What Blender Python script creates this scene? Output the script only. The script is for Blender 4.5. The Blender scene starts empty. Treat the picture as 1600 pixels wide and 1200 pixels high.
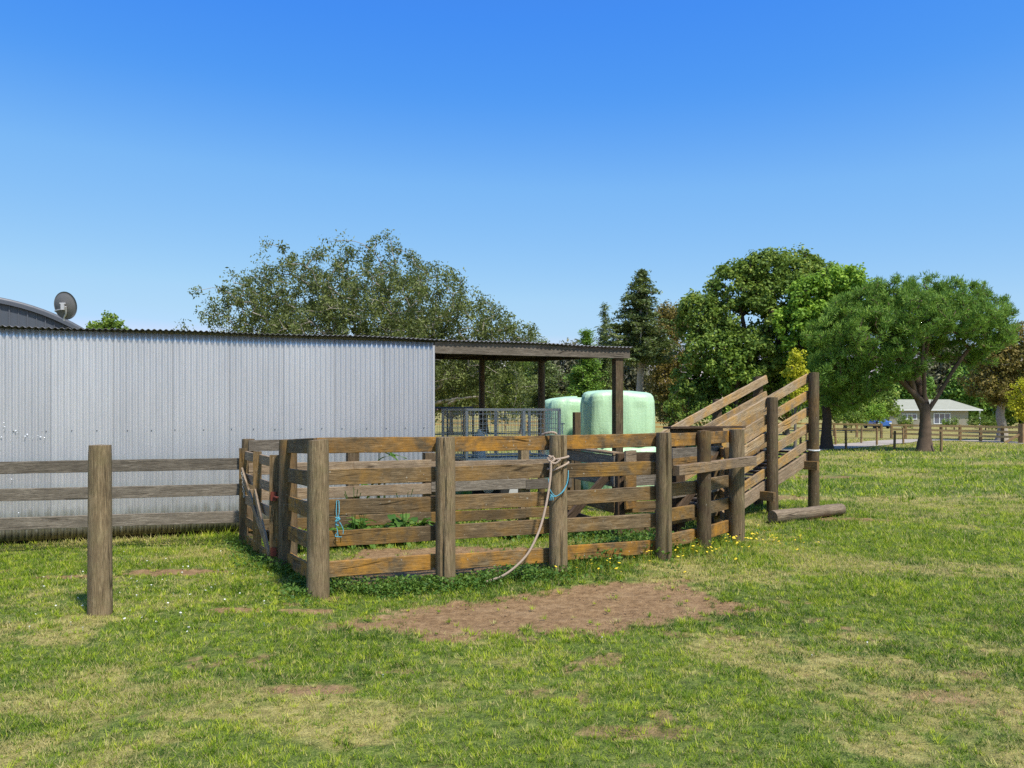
import bpy, bmesh, math, random
import numpy as np
from mathutils import Vector, Matrix
random.seed(7); RNG = np.random.default_rng(11)
sc = bpy.context.scene; COL = sc.collection
CAMH = 1.75; F = 1250.0; HZ = 640.0
def smooth(t): t = np.clip(t, 0, 1); return t*t*(3-2*t)
# ------------------------------------------------------------------ noise and ground
def _h(ix, iy, s):
    v = np.sin(ix*127.1+iy*311.7+s*74.7)*43758.5453
    return v-np.floor(v)
def vnoise(x, y, s=0):
    x = np.asarray(x, float); y = np.asarray(y, float)
    ix = np.floor(x); iy = np.floor(y); fx = smooth(x-ix); fy = smooth(y-iy)
    a = _h(ix, iy, s); b = _h(ix+1, iy, s); c = _h(ix, iy+1, s); d = _h(ix+1, iy+1, s)
    return (a*(1-fx)+b*fx)*(1-fy)+(c*(1-fx)+d*fx)*fy
def fbm(x, y, s=0, o=4):
    r = 0; a = .5; t = 0
    for i in range(o):
        r = r+a*vnoise(x*2**i, y*2**i, s+i*3); t += a; a *= .5
    return r/t
_KY = [-50, 7, 10.5, 20, 39, 52, 120, 5000]; _KZ = [0, 0, -.06, -.12, -.27, -.42, -.65, -.65]
def gz(x, y):
    x = np.asarray(x, float); y = np.asarray(y, float)
    z = np.interp(y, _KY, _KZ)
    z = z+.13*np.exp(-((x-2.0)**2/(2*1.5**2)+(y-9.2)**2/(2*1.1**2)))
    z = z+.10*np.exp(-((x-4.8)**2/(2*1.6**2)+(y-13.1)**2/(2*1.4**2)))
    near = np.clip((40-y)/30, 0, 1)
    return z+near*(.05*(fbm(x*.7, y*.7, 5)-.5)+.018*(fbm(x*5, y*5, 9)-.5))
def g(x, y): return float(gz(x, y))
def P(px, py, Z): return Vector(((px-800)/F*Z, Z, CAMH-(py-HZ)/F*Z))
def XY(px, Z): return ((px-800)/F*Z, Z)
def zfor(py, px=800):                    # depth at which the ground shows at this height of the picture
    lo, hi = 2.5, 300.0
    for _ in range(50):
        m = (lo+hi)/2
        if HZ+F*(CAMH-g((px-800)/F*m, m))/m > py: lo = m
        else: hi = m
    return lo
# ------------------------------------------------------------------ materials
class NT:
    def __init__(s, name):
        s.m = bpy.data.materials.new(name); s.m.use_nodes = True
        s.t = s.m.node_tree; s.n = s.t.nodes; s.l = s.t.links
        s.b = s.n['Principled BSDF']; s.o = s.n['Material Output']
    def new(s, ty, **k):
        n = s.n.new(ty)
        for a, v in k.items(): setattr(n, a, v)
        return n
    def put(s, sock, v):
        if isinstance(v, bpy.types.NodeSocket): s.l.new(v, sock)
        elif isinstance(v, (tuple, list)) and len(v) == 3 and sock.type == 'RGBA': sock.default_value = (*v, 1)
        else: sock.default_value = v
    def coord(s, kind='Object'): return s.new('ShaderNodeTexCoord').outputs[kind]
    def pos(s): return s.new('ShaderNodeNewGeometry').outputs['Position']
    def rnd(s): return s.new('ShaderNodeObjectInfo').outputs['Random']
    def mapping(s, v, scale=(1, 1, 1), off=None):
        m = s.new('ShaderNodeMapping'); s.put(m.inputs['Vector'], v); m.inputs['Scale'].default_value = scale
        if off is not None: s.put(m.inputs['Location'], off)
        return m.outputs[0]
    def noise(s, v, scale, detail=4, rough=.55, dist=0):
        n = s.new('ShaderNodeTexNoise'); s.put(n.inputs['Vector'], v); n.inputs['Scale'].default_value = scale
        n.inputs['Detail'].default_value = detail; n.inputs['Roughness'].default_value = rough; n.inputs['Distortion'].default_value = dist
        return n.outputs['Fac']
    def ramp(s, v, stops):
        r = s.new('ShaderNodeValToRGB'); s.put(r.inputs[0], v); e = r.color_ramp.elements
        while len(e) < len(stops): e.new(.5)
        for i, (p, c) in enumerate(stops):
            e[i].position = p; e[i].color = (*c, 1) if isinstance(c, (tuple, list)) else (c, c, c, 1)
        return r.outputs[0]
    def mix(s, f, a, b, mode='MIX'):
        m = s.new('ShaderNodeMix', data_type='RGBA', blend_type=mode)
        s.put(m.inputs[0], f); s.put(m.inputs[6], a); s.put(m.inputs[7], b); return m.outputs[2]
    def math(s, op, a, b=0.0, c=None):
        m = s.new('ShaderNodeMath', operation=op); s.put(m.inputs[0], a); s.put(m.inputs[1], b)
        if c is not None: s.put(m.inputs[2], c)
        return m.outputs[0]
    def attr(s, name):
        return s.new('ShaderNodeAttribute', attribute_name=name).outputs['Fac']
    def bump(s, h, strength=.3, dist=.01):
        b = s.new('ShaderNodeBump'); s.put(b.inputs['Height'], h); b.inputs['Strength'].default_value = strength
        b.inputs['Distance'].default_value = dist; s.l.new(b.outputs[0], s.b.inputs['Normal'])
    def done(s, col=None, rough=.8, metal=0, spec=.3):
        if col is not None: s.put(s.b.inputs['Base Color'], col)
        s.put(s.b.inputs['Roughness'], rough); s.put(s.b.inputs['Metallic'], metal)
        s.b.inputs['Specular IOR Level'].default_value = spec; return s.m
def wood(name, axis, dark, mid, light, lichen=(.40, .18, .025), lich=.0, green=.0, rgh=.88):
    n = NT(name); v = n.coord(); r = n.rnd()
    off = n.new('ShaderNodeCombineXYZ')
    n.put(off.inputs[0], n.math('MULTIPLY', r, 37.0)); n.put(off.inputs[1], n.math('MULTIPLY', r, 91.0)); n.put(off.inputs[2], n.math('MULTIPLY', r, 53.0))
    sc_ = (1.1, 16, 16) if axis == 'X' else (16, 16, 1.1)
    mv = n.mapping(v, sc_, off.outputs[0])
    mv2 = n.mapping(v, (1, 1, 1), off.outputs[0])
    grain = n.noise(mv, 2.6, 8, .68, 1.6)
    fine = n.noise(mv, 11, 5, .7, .4)
    stain = n.noise(n.mapping(v, (1.3, 3, 3) if axis == 'X' else (3, 3, 1.3), off.outputs[0]), 2.2, 5, .6, .8)
    c = n.ramp(grain, [(.3, tuple((a+b)/2 for a, b in zip(dark, mid))), (.47, mid), (.68, light)])
    c = n.mix(n.ramp(fine, [(.36, .7), (.52, 0)]), c, dark)
    c = n.mix(n.ramp(stain, [(.3, .6), (.6, 0)]), c, tuple(x*.5 for x in mid))
    tone = n.math('MULTIPLY_ADD', r, .38, .66)
    c = n.mix(1.0, c, n.ramp(tone, [(0, 0.0), (1, 1.0)]), 'MULTIPLY')
    # knots
    vo = n.new('ShaderNodeTexVoronoi'); n.put(vo.inputs['Vector'], n.mapping(v, (.9, 5, 5) if axis == 'X' else (5, 5, .9), off.outputs[0])); vo.inputs['Scale'].default_value = 1.7
    c = n.mix(n.ramp(vo.outputs['Distance'], [(.04, .7), (.10, 0)]), c, tuple(x*.35 for x in mid))
    if lich > 0:
        ln = n.noise(mv2, 5.5, 6, .65, .3); lw = n.noise(n.mapping(v, (1, .6, .6), off.outputs[0]), 1.5, 2, .5)
        m = n.math('MULTIPLY', n.ramp(ln, [(.36, 0), (.72, 1)]), n.ramp(lw, [(.62-.42*lich, 0), (.84-.28*lich, 1)]))
        c = n.mix(n.math('MULTIPLY', m, .9), c, n.mix(fine, tuple(x*.45 for x in lichen), (lichen[0]*1.3, lichen[1]*1.55, lichen[2]*1.6)))
        sp = n.noise(mv2, 34, 3, .5)
        c = n.mix(n.ramp(sp, [(.69, 0), (.74, .7)]), c, (.42, .40, .33))
    if green > 0:
        gn = n.noise(mv2, 7, 5, .6)
        c = n.mix(n.ramp(gn, [(.45, 0), (.75, green)]), c, (.13, .14, .05))
    cm = n.mapping(v, (.22, 11, 11) if axis == 'X' else (11, 11, .22), off.outputs[0]); cn = n.new('ShaderNodeTexVoronoi', feature='DISTANCE_TO_EDGE'); n.put(cn.inputs['Vector'], cm); cn.inputs['Scale'].default_value = 1.5
    ck = n.math('MULTIPLY', n.ramp(cn.outputs['Distance'], [(.0, 1), (.022, 0)]), n.ramp(n.noise(mv2, 2.1, 3, .5), [(.5, 0), (.58, 1)]))
    c = n.mix(n.math('MULTIPLY', ck, .8), c, tuple(x*.4 for x in dark))
    n.bump(n.math('SUBTRACT', n.math('ADD', grain, fine), n.math('MULTIPLY', ck, 2.0)), .6, .007)
    return n.done(c, rgh, 0, .2)
GREYW = dict(dark=(.055, .045, .035), mid=(.225, .190, .145), light=(.42, .365, .29))
BRW = dict(dark=(.036, .026, .014), mid=(.18, .128, .070), light=(.37, .275, .16))
M = {}
M['post'] = wood('weathered_post', 'Z', (.068, .046, .025), (.275, .20, .112), (.48, .37, .215), green=.3)
M['post_brown'] = wood('brown_post', 'Z', (.042, .028, .017), (.155, .108, .063), (.29, .215, .13), lich=.25, green=.25)
M['rail_orange'] = wood('lichened_rail', 'X', **BRW, lich=1.0, lichen=(.62, .25, .022))
M['rail_brown'] = wood('brown_rail', 'X', **BRW, lich=.55)
M['rail_grey'] = wood('grey_rail', 'X', **GREYW)
M['rail_pale'] = wood('pale_rail', 'X', (0.121, 0.088, 0.054), (0.362, 0.263, 0.169), (0.578, 0.450, 0.305), lich=.18)
M['rail_ramp'] = wood('ramp_rail', 'X', (0.108, 0.076, 0.049), (0.398, 0.298, 0.190), (0.723, 0.585, 0.403), lich=.85, lichen=(.62, .28, .03))
M['rail_dark'] = wood('dark_rail', 'X', (0.030, 0.021, 0.013), (0.090, 0.058, 0.035), (0.181, 0.129, 0.082))
M['post_dark'] = wood('dark_post', 'Z', (0.030, 0.021, 0.013), (0.102, 0.064, 0.036), (0.205, 0.140, 0.082))
M['far_rail'] = None
M['far_post'] = wood('far_post', 'Z', (.12, .075, .04), (.30, .20, .10), (.45, .32, .17))
M['log'] = wood('log_bark', 'X', (.06, .042, .028), (.25, .19, .125), (.42, .34, .24))
def plain(name, col, rough=.6, metal=0, var=.15, scale=6, spec=.4):
    n = NT(name); f = n.noise(n.coord(), scale, 5, .6)
    c = n.mix(f, tuple(x*(1-var) for x in col), tuple(min(1, x*(1+var)) for x in col)); n.bump(f, .1, .005)
    return n.done(c, rough, metal, spec)
def mk_zinc():
    n = NT('galvanised_corrugated_iron'); v = n.coord()
    s = n.new('ShaderNodeSeparateXYZ'); n.put(s.inputs[0], v)
    sheet = n.math('FLOOR', n.math('DIVIDE', s.outputs[0], .762))
    wn = n.new('ShaderNodeTexWhiteNoise', noise_dimensions='1D'); n.put(wn.inputs['W'], sheet)
    c = n.mix(wn.outputs['Value'], (.52, .535, .555), (.66, .675, .69))
    st = n.noise(n.mapping(v, (5, 1, .7)), 1.4, 6, .65)
    c = n.mix(n.ramp(st, [(.32, .25), (.6, 0)]), c, (.36, .385, .42))
    sp = n.noise(v, 60, 2, .5); c = c
    lap = n.math('FRACT', n.math('DIVIDE', s.outputs[0], .762)); c = n.mix(n.ramp(lap, [(.0, .5), (.012, .5), (.02, 0)]), c, (.2, .21, .22))
    low = n.math('SUBTRACT', s.outputs[2], n.math('MULTIPLY', n.noise(n.mapping(v, (14, 1, 1.6)), 1.2, 5, .7), .62))
    c = n.mix(n.ramp(n.math('MULTIPLY_ADD', low, 1.0, .5), [(.30, .92), (.60, 0)]), c, (.15, .14, .085))
    rs = n.noise(n.mapping(v, (3, 1, 2)), 2.2, 5, .7)
    rz = n.ramp(s.outputs[2], [(.1, 1), (.75, 0)])
    c = n.mix(n.math('MULTIPLY', n.ramp(rs, [(.58, 0), (.72, .6)]), rz), c, (.20, .12, .05))
    return n.done(c, .34, .58, .5)
M['zinc'] = mk_zinc()
M['zinc_dark'] = plain('aged_roof_iron', (.16, .16, .165), .6, .3, .4, 3)
M['darkmetal'] = plain('charcoal_cladding', (.075, .088, .11), .45, .1, .12, 1.5)
M['trimmetal'] = plain('grey_trim', (.085, .095, .115), .45, .1, .1, 4)
M['far_rail'] = plain('golden_far_rail', (.66, .43, .17), .85, 0, .35, 3, .2)
M['steel'] = plain('galvanised_steel', (.58, .57, .55), .5, .25, .15, 14)
M['steel_dark'] = plain('dull_steel', (.13, .135, .14), .5, .4, .2, 10)
M['dish'] = plain('dish_grey', (.17, .165, .155), .55, .1, .1, 6)
M['rubber'] = plain('rubber', (.025, .025, .025), .8)
M['rope'] = None
def mk_rope(name, a, b, sc_):
    n = NT(name); v = n.coord('UV'); w = n.new('ShaderNodeTexWave'); w.bands_direction = 'DIAGONAL'
    n.put(w.inputs['Vector'], n.coord()); w.inputs['Scale'].default_value = sc_; w.inputs['Distortion'].default_value = 2
    c = n.mix(w.outputs['Fac'], a, b); n.bump(w.outputs['Fac'], .6, .003); return n.done(c, .9, 0, .2)
M['rope'] = mk_rope('twisted_rope', (.26, .19, .13), (.55, .44, .34), 38)
M['twine'] = mk_rope('blue_twine', (.06, .30, .42), (.16, .50, .62), 90)
M['red'] = plain('rusty_red_iron', (.16, .035, .02), .7, .1, .3, 20)
M['white'] = plain('white_plastic', (.72, .74, .74), .45, 0, .05, 10)
M['chain'] = plain('pale_chain', (.45, .44, .40), .5, .3, .2, 30)
def mk_bale():
    n = NT('green_bale_wrap'); v = n.coord()
    s = n.noise(n.mapping(v, (6, 6, .5)), 2.2, 5, .6, .4); t = n.noise(n.mapping(v, (1, 1, 14)), 3, 3, .5)
    c = n.mix(s, (.40, .64, .38), (.60, .82, .53)); c = n.mix(n.ramp(t, [(.4, .2), (.6, 0)]), c, (.44, .66, .32))
    d = n.noise(v, 9, 5, .7); c = n.mix(n.ramp(d, [(.66, 0), (.8, .35)]), c, (.30, .42, .24))
    n.bump(n.math('ADD', s, n.math('MULTIPLY', n.noise(v, 18, 4, .6), .35)), .55, .03); return n.done(c, .38, 0, .5)
M['bale'] = mk_bale()
M['gap_shade'] = plain('footing_gap_shade', (.028, .02, .014), .95, 0, .4, 12)  # near-black, the shade of the gap under the wall put into the colour
def leafmat(name, a, b, c3=None, trans=.35, rough=.6, spec=.25):
    n = NT(name); t = n.attr('tint')
    stops = [(0, a), (1, b)] if c3 is None else [(0, a), (.62, b), (1, c3)]
    c = n.ramp(t, stops)
    n.put(n.b.inputs['Base Color'], c); n.b.inputs['Roughness'].default_value = rough; n.b.inputs['Specular IOR Level'].default_value = spec
    tr = n.new('ShaderNodeBsdfTranslucent'); n.put(tr.inputs[0], n.mix(.35, c, (.25, .35, .03), 'MIX'))
    mx = n.new('ShaderNodeMixShader'); mx.inputs[0].default_value = trans
    n.l.new(n.b.outputs[0], mx.inputs[1]); n.l.new(tr.outputs[0], mx.inputs[2]); n.l.new(mx.outputs[0], n.o.inputs['Surface'])
    return n.m
M['bark'] = plain('grey_bark', (.16, .135, .11), .9, 0, .4, 7)
M['bark_pale'] = plain('pale_bark', (.34, .30, .25), .9, 0, .35, 7)
M['bark_dark'] = plain('dark_bark', (.06, .042, .03), .95, 0, .4, 7)
M['bark_red'] = plain('reddish_pine_bark', (.12, .082, .055), .95, 0, .5, 5)
# ------------------------------------------------------------------ object helpers
def tag(o, label=None, cat=None, group=None, kind=None):
    if label: o['label'] = label
    if cat: o['category'] = cat
    if group: o['group'] = group
    if kind: o['kind'] = kind
    return o
def thing(name, loc, label, cat, group=None):
    o = bpy.data.objects.new(name, None); COL.objects.link(o); o.location = loc; o.empty_display_size = .1
    return tag(o, label, cat, group)
def finish(name, me, mat, parent=None, M4=None, smooth_=False):
    o = bpy.data.objects.new(name, me); COL.objects.link(o)
    if mat is not None: me.materials.append(mat)
    if smooth_: me.polygons.foreach_set('use_smooth', [True]*len(me.polygons))
    W = M4 if M4 is not None else Matrix()
    if parent is not None:
        o.parent = parent; base = Vector((0, 0, 0)); q = parent
        while q is not None: base += q.location; q = q.parent
        W = Matrix.Translation(-base) @ W
    o.matrix_local = W
    return o
def mesh_np(name, V, Fc, attrs=None):
    V = np.asarray(V, np.float32); Fc = np.asarray(Fc, np.int32); me = bpy.data.meshes.new(name)
    k = Fc.shape[1]; me.vertices.add(len(V)); me.vertices.foreach_set('co', V.ravel())
    me.loops.add(Fc.size); me.loops.foreach_set('vertex_index', Fc.ravel())
    me.polygons.add(len(Fc)); me.polygons.foreach_set('loop_start', np.arange(0, Fc.size, k, dtype=np.int32))
    me.update(calc_edges=True)
    for a, d in (attrs or {}).items():
        at = me.attributes.new(a, 'FLOAT', 'POINT'); at.data.foreach_set('value', np.asarray(d, np.float32))
    return me
class MB:
    def __init__(s): s.v = []; s.f = []
    def box(s, c, d, Mx=None):
        i = len(s.v)
        for x in (-.5, .5):
            for y in (-.5, .5):
                for z in (-.5, .5):
                    p = Vector((x*d[0], y*d[1], z*d[2]))
                    if Mx is not None: p = Mx @ p
                    s.v.append(tuple(p+Vector(c)))
        s.f += [tuple(i+k for k in q) for q in ((0, 1, 3, 2), (4, 6, 7, 5), (0, 4, 5, 1), (2, 3, 7, 6), (0, 2, 6, 4), (1, 5, 7, 3))]
        return s
    def tube(s, pts, rad, n=8, caps=True):
        pts = [Vector(p) for p in pts]
        if not hasattr(rad, '__len__'): rad = [rad]*len(pts)
        i0 = len(s.v); up = None
        for k, p in enumerate(pts):
            d = (pts[min(k+1, len(pts)-1)]-pts[max(k-1, 0)]).normalized()
            if up is None: up = d.orthogonal().normalized()
            up = (up-d*up.dot(d)).normalized(); w = d.cross(up)
            for j in range(n):
                a = 2*math.pi*j/n; s.v.append(tuple(p+(up*math.cos(a)+w*math.sin(a))*rad[k]))
        for k in range(len(pts)-1):
            for j in range(n):
                a = i0+k*n+j; b = i0+k*n+(j+1) % n; s.f.append((a, b, b+n, a+n))
        if caps: s.f.append(tuple(i0+j for j in range(n))[::-1]); s.f.append(tuple(i0+(len(pts)-1)*n+j for j in range(n)))
        return s
    def build(s, name, mat, parent=None, M4=None, smooth_=False):
        me = bpy.data.meshes.new(name); me.from_pydata(s.v, [], s.f); me.update()
        return finish(name, me, mat, parent, M4, smooth_)
def rot_of(d):                                         # frame with local X along d and Z as upright as it can be
    x = Vector(d).normalized(); y = Vector((0, 0, 1)).cross(x)
    y = y.normalized() if y.length > 1e-6 else Vector((0, 1, 0)); z = x.cross(y)
    return Matrix((x, y, z)).transposed()
def rail(parent, p0, p1, h=.15, t=.045, mat='rail_brown', name='rail', wob=.004, sag=0):
    p0 = Vector(p0); p1 = Vector(p1); L = (p1-p0).length; n = max(3, int(L/.14)); c = .004; V = []; Fc = []
    prof = [(-t/2, -h/2+c), (-t/2+c, -h/2), (t/2-c, -h/2), (t/2, -h/2+c), (t/2, h/2-c), (t/2-c, h/2), (-t/2+c, h/2), (-t/2, h/2-c)]
    ph = random.random()*9
    for k in range(n+1):
        x = -L/2+L*k/n; w = wob*math.sin(ph+x*2.1)+wob*.6*random.uniform(-1, 1); e = 1+random.uniform(-.018, .018)
        zz = -sag*(1-(2*x/L)**2)+wob*.5*math.sin(ph*2+x*1.3)
        for (y, z) in prof: V.append((x, y+w, z*e+zz+random.uniform(-.001, .001)))
    for k in range(n):
        for j in range(8):
            a = k*8+j; b = k*8+(j+1) % 8; Fc.append((a, a+8, b+8, b))
    Fc.append(tuple(range(8))); Fc.append(tuple(range(n*8, n*8+8))[::-1])
    me = bpy.data.meshes.new(name); me.from_pydata(V, [], Fc); me.update()
    W = Matrix.Translation((p0+p1)/2) @ rot_of(p1-p0).to_4x4()
    return finish(name, me, M[mat], parent, W)
def rpost(parent, x, y, ztop, r, mat='post', name='post', z0=None, crack=None, lean=(0, 0), n=28, slope=0.0):
    z0 = g(x, y) if z0 is None else z0
    H = ztop-z0; rings = 18; V = []; Fc = []; s = random.random()*50
    for k in range(rings+1):
        z = -.25+(H+.25)*k/rings; f = 1.035-.07*k/rings
        if k == rings: f *= .965
        for j in range(n):
            a = 2*math.pi*j/n
            rr = r*f*(1+.035*(float(vnoise(math.cos(a)*1.6+s, math.sin(a)*1.6+z*.9, 3))-.5)*2+.012*(float(vnoise(j*.9+s, z*1.2, 8))-.5)*2)
            if crack is not None:
                da = (a-crack+math.pi) % (2*math.pi)-math.pi+.10*math.sin(z*3+s)
                rr -= r*.42*max(0, 1-abs(da)/.17)*min(1, max(0, (z+.3)/.4))
            V.append((rr*math.cos(a)+lean[0]*z, rr*math.sin(a)+lean[1]*z, z+(slope*rr*math.cos(a) if k == rings else 0)))
    for k in range(rings):
        for j in range(n):
            a = k*n+j; b = k*n+(j+1) % n; Fc.append((a, b, b+n, a+n))
    V.append((lean[0]*H, lean[1]*H, H+.006)); ci = len(V)-1
    for j in range(n): Fc.append((rings*n+j, rings*n+(j+1) % n, ci))
    me = bpy.data.meshes.new(name); me.from_pydata(V, [], Fc); me.update()
    W = Matrix.Translation((x, y, z0))
    o = finish(name, me, M[mat], parent, W, True); me.set_sharp_from_angle(angle=.9)
    return o
def spost(parent, x, y, ztop, w, mat='post_brown', name='post', ang=22, z0=None, zb=None):
    z0 = g(x, y)-.2 if zb is None else zb
    H = ztop-z0; m = MB(); R = Matrix.Rotation(math.radians(ang), 3, 'Z'); m.box((0, 0, H/2), (w, w, H), R)
    o = m.build(name, M[mat], parent, Matrix.Translation((x, y, z0)))
    b = o.modifiers.new('b', 'BEVEL'); b.width = .006; b.segments = 2; return o
U = Vector((.927, .375, 0)).normalized(); Vv = Vector((-.375, .927, 0)).normalized()
def off2(a, b, d):                                     # both ends shifted sideways by d (plus is away from the camera)
    dr = (Vector((b[0], b[1], 0))-Vector((a[0], a[1], 0))).normalized(); nn = Vector((-dr.y, dr.x, 0))
    if nn.y < 0: nn = -nn
    return (a[0]+nn.x*d, a[1]+nn.y*d), (b[0]+nn.x*d, b[1]+nn.y*d)
def rails(parent, a, b, tops, h, mats, off=.0, t=.045, jit=.008, ext=0):
    a2, b2 = off2(a, b, off); dr = (Vector(b2)-Vector(a2)).normalized()
    a2 = Vector(a2)-dr*ext; b2 = Vector(b2)+dr*ext
    for i, tp in enumerate(tops):
        ta, tb = tp if isinstance(tp, tuple) else (tp, tp)
        rail(parent, (a2[0], a2[1], ta-h/2+random.uniform(-jit, jit)), (b2[0], b2[1], tb-h/2+random.uniform(-jit, jit)), h, t, mats[i % len(mats)])
# ------------------------------------------------------------------ camera, light, sky
cd = bpy.data.cameras.new('camera'); cam = bpy.data.objects.new('camera', cd); COL.objects.link(cam)
cd.sensor_width = 36; cd.lens = 36*F/1600; cd.shift_y = 40/1600; cd.clip_start = .05; cd.clip_end = 6000
cam.location = (0, 0, CAMH); cam.rotation_euler = (math.radians(90), 0, 0); sc.camera = cam
SUN_EL = math.radians(58); SAZ = math.atan2(.60, -.80)  # measured from +Y towards +X
sd = bpy.data.lights.new('sun', 'SUN'); sd.energy = 3.1; sd.angle = math.radians(4.0); sd.color = (1, .935, .83)
so = bpy.data.objects.new('sun', sd); COL.objects.link(so)
sv = Vector((math.sin(SAZ)*math.cos(SUN_EL), math.cos(SAZ)*math.cos(SUN_EL), math.sin(SUN_EL)))
so.rotation_euler = sv.to_track_quat('Z', 'Y').to_euler()
w = bpy.data.worlds.new('World'); sc.world = w; w.use_nodes = True; wt = w.node_tree; bg = wt.nodes['Background']
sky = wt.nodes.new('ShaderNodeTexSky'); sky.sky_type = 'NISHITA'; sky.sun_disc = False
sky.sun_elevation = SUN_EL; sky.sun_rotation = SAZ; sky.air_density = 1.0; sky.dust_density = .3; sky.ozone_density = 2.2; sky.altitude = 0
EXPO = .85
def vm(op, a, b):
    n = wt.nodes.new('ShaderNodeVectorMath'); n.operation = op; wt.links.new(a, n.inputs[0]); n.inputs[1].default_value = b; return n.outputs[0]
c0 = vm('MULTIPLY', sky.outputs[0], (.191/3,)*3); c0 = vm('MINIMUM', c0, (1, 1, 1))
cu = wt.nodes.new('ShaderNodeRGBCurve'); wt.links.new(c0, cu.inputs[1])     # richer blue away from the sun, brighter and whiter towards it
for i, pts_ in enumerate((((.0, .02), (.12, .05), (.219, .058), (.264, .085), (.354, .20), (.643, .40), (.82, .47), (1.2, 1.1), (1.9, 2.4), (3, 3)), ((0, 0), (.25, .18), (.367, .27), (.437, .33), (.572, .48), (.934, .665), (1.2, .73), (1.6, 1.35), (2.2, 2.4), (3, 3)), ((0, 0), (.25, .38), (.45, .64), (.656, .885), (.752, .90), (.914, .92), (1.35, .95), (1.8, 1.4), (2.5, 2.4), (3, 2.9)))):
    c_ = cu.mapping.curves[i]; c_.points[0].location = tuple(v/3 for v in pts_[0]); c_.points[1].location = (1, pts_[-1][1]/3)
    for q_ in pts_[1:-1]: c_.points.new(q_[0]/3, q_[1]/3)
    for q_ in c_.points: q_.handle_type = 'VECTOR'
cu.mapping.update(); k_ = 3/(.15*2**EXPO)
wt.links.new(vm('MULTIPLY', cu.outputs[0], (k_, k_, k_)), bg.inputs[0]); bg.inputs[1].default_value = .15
sc.view_settings.view_transform = 'Standard'; sc.view_settings.look = 'None'; sc.view_settings.exposure = EXPO; sc.view_settings.gamma = 1
sc.cycles.use_denoising = False; sc.cycles.max_bounces = 6; sc.cycles.transparent_max_bounces = 8
# ------------------------------------------------------------------ yard layout (metres, camera at the origin looking along +Y)
PP = [XY(497, 7.54), XY(696, 7.98), XY(872, 8.41), XY(1037, 8.90), XY(1100, 9.44), XY(1151, 10.32)]
PT = [1.462, 1.475, 1.481, 1.494, 1.50, 1.494]; PR = [.103, .099, .097, .089, .083, .099]
PL = XY(450, 8.86); PG = XY(388, 10.8); P0 = XY(156.5, 6.84)
REAR = [PG, XY(551, 11.29), XY(671, 11.68), XY(818, 12.2), XY(889, 12.45)]
PD = XY(968, 10.8); PE = XY(1059, 11.0); PF = XY(1119, 11.8)
WALL0 = Vector((-6.78, 10.6, 0)); WEND = Vector((-1.276, 12.86, 0)); BEND = Vector((2.0, 14.2, 0))
RN = Vector((5.28, 14.0, 0)); RD = Vector((.795, .607, 0)).normalized(); RP = Vector((-RD.y, RD.x, 0))
# ------------------------------------------------------------------ masks
def poly_sd(x, y, poly):
    x = np.asarray(x, float); y = np.asarray(y, float); d = np.full(x.shape, 1e9); ins = np.zeros(x.shape, bool)
    n = len(poly)
    for i in range(n):
        ax, ay = poly[i]; bx, by = poly[(i+1) % n]; ex, ey = bx-ax, by-ay
        t = np.clip(((x-ax)*ex+(y-ay)*ey)/(ex*ex+ey*ey), 0, 1); d = np.minimum(d, np.hypot(x-ax-t*ex, y-ay-t*ey))
        c = ((ay > y) != (by > y)); xx = ax+(y-ay)*(bx-ax)/((by-ay) if by != ay else 1e-9); ins ^= c & (x < xx)
    return np.where(ins, d, -d)
def seg_d(x, y, segs):
    d = np.full(np.shape(x), 1e9)
    for (a, b) in segs:
        ex, ey = b[0]-a[0], b[1]-a[1]; t = np.clip(((x-a[0])*ex+(y-a[1])*ey)/(ex*ex+ey*ey+1e-9), 0, 1)
        d = np.minimum(d, np.hypot(x-a[0]-t*ex, y-a[1]-t*ey))
    return d
DP = [XY(px, F*CAMH/(py-HZ)) for px, py in [(440, 982), (560, 960), (640, 945), (720, 935), (860, 920), (960, 912), (1080, 914), (1140, 935), (1190, 957), (1100, 972), (1010, 984), (950, 992), (830, 1000), (720, 1006), (650, 1002), (600, 987), (540, 994)]]
YARD = [PP[0], PP[1], PP[2], XY(905, 9.5), XY(850, 10.4), XY(700, 10.6), XY(560, 10.5), XY(500, 9.0)]
def dirtmask(x, y):
    nz = fbm(x*1.7, y*1.7, 21)-.5; nf = fbm(x*9, y*9, 22)-.5
    d = poly_sd(x, y, DP)
    m = smooth((d+.22*nz*2+.30*nf*2+.17)/.60)
    m = np.maximum(m, smooth((poly_sd(x, y, YARD)+.25*nz*2+.12*nf*2)/.3)*.97)
    for (cx, cy, rx, ry, s) in ((-3.75, 8.75, .55, .22, 1.0), (-4.6, 8.5, .7, .16, .8), (-2.45, 6.95, .35, .14, .8), (-1.75, 6.95, .4, .12, .8), (8.4, 22.5, 2.6, .7, .9), (5.6, 16.9, 1.3, .7, .55), (5.4, 12.6, .8, .25, .7), (4.4, 5.35, .7, .35, .7), (2.6, 4.9, .5, .2, .5), (-1.3, 5.0, .45, .1, .6), (-.7, 5.35, .3, .1, .5), (.7, 4.4, .4, .12, .5)):
        q = 1-np.hypot((x-cx)/rx, (y-cy)/ry)+nz*1.1+nf*.9; m = np.maximum(m, s*smooth(q/.5))
    small = fbm(x*2.3+5, y*3.6, 31); thin = fbm(x*.35, y*.5, 77)
    m = np.maximum(m, .5*smooth((small+(thin-.5)*.35+nf*.5-.68)/.18)*(np.asarray(y) < 22))
    return m
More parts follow.
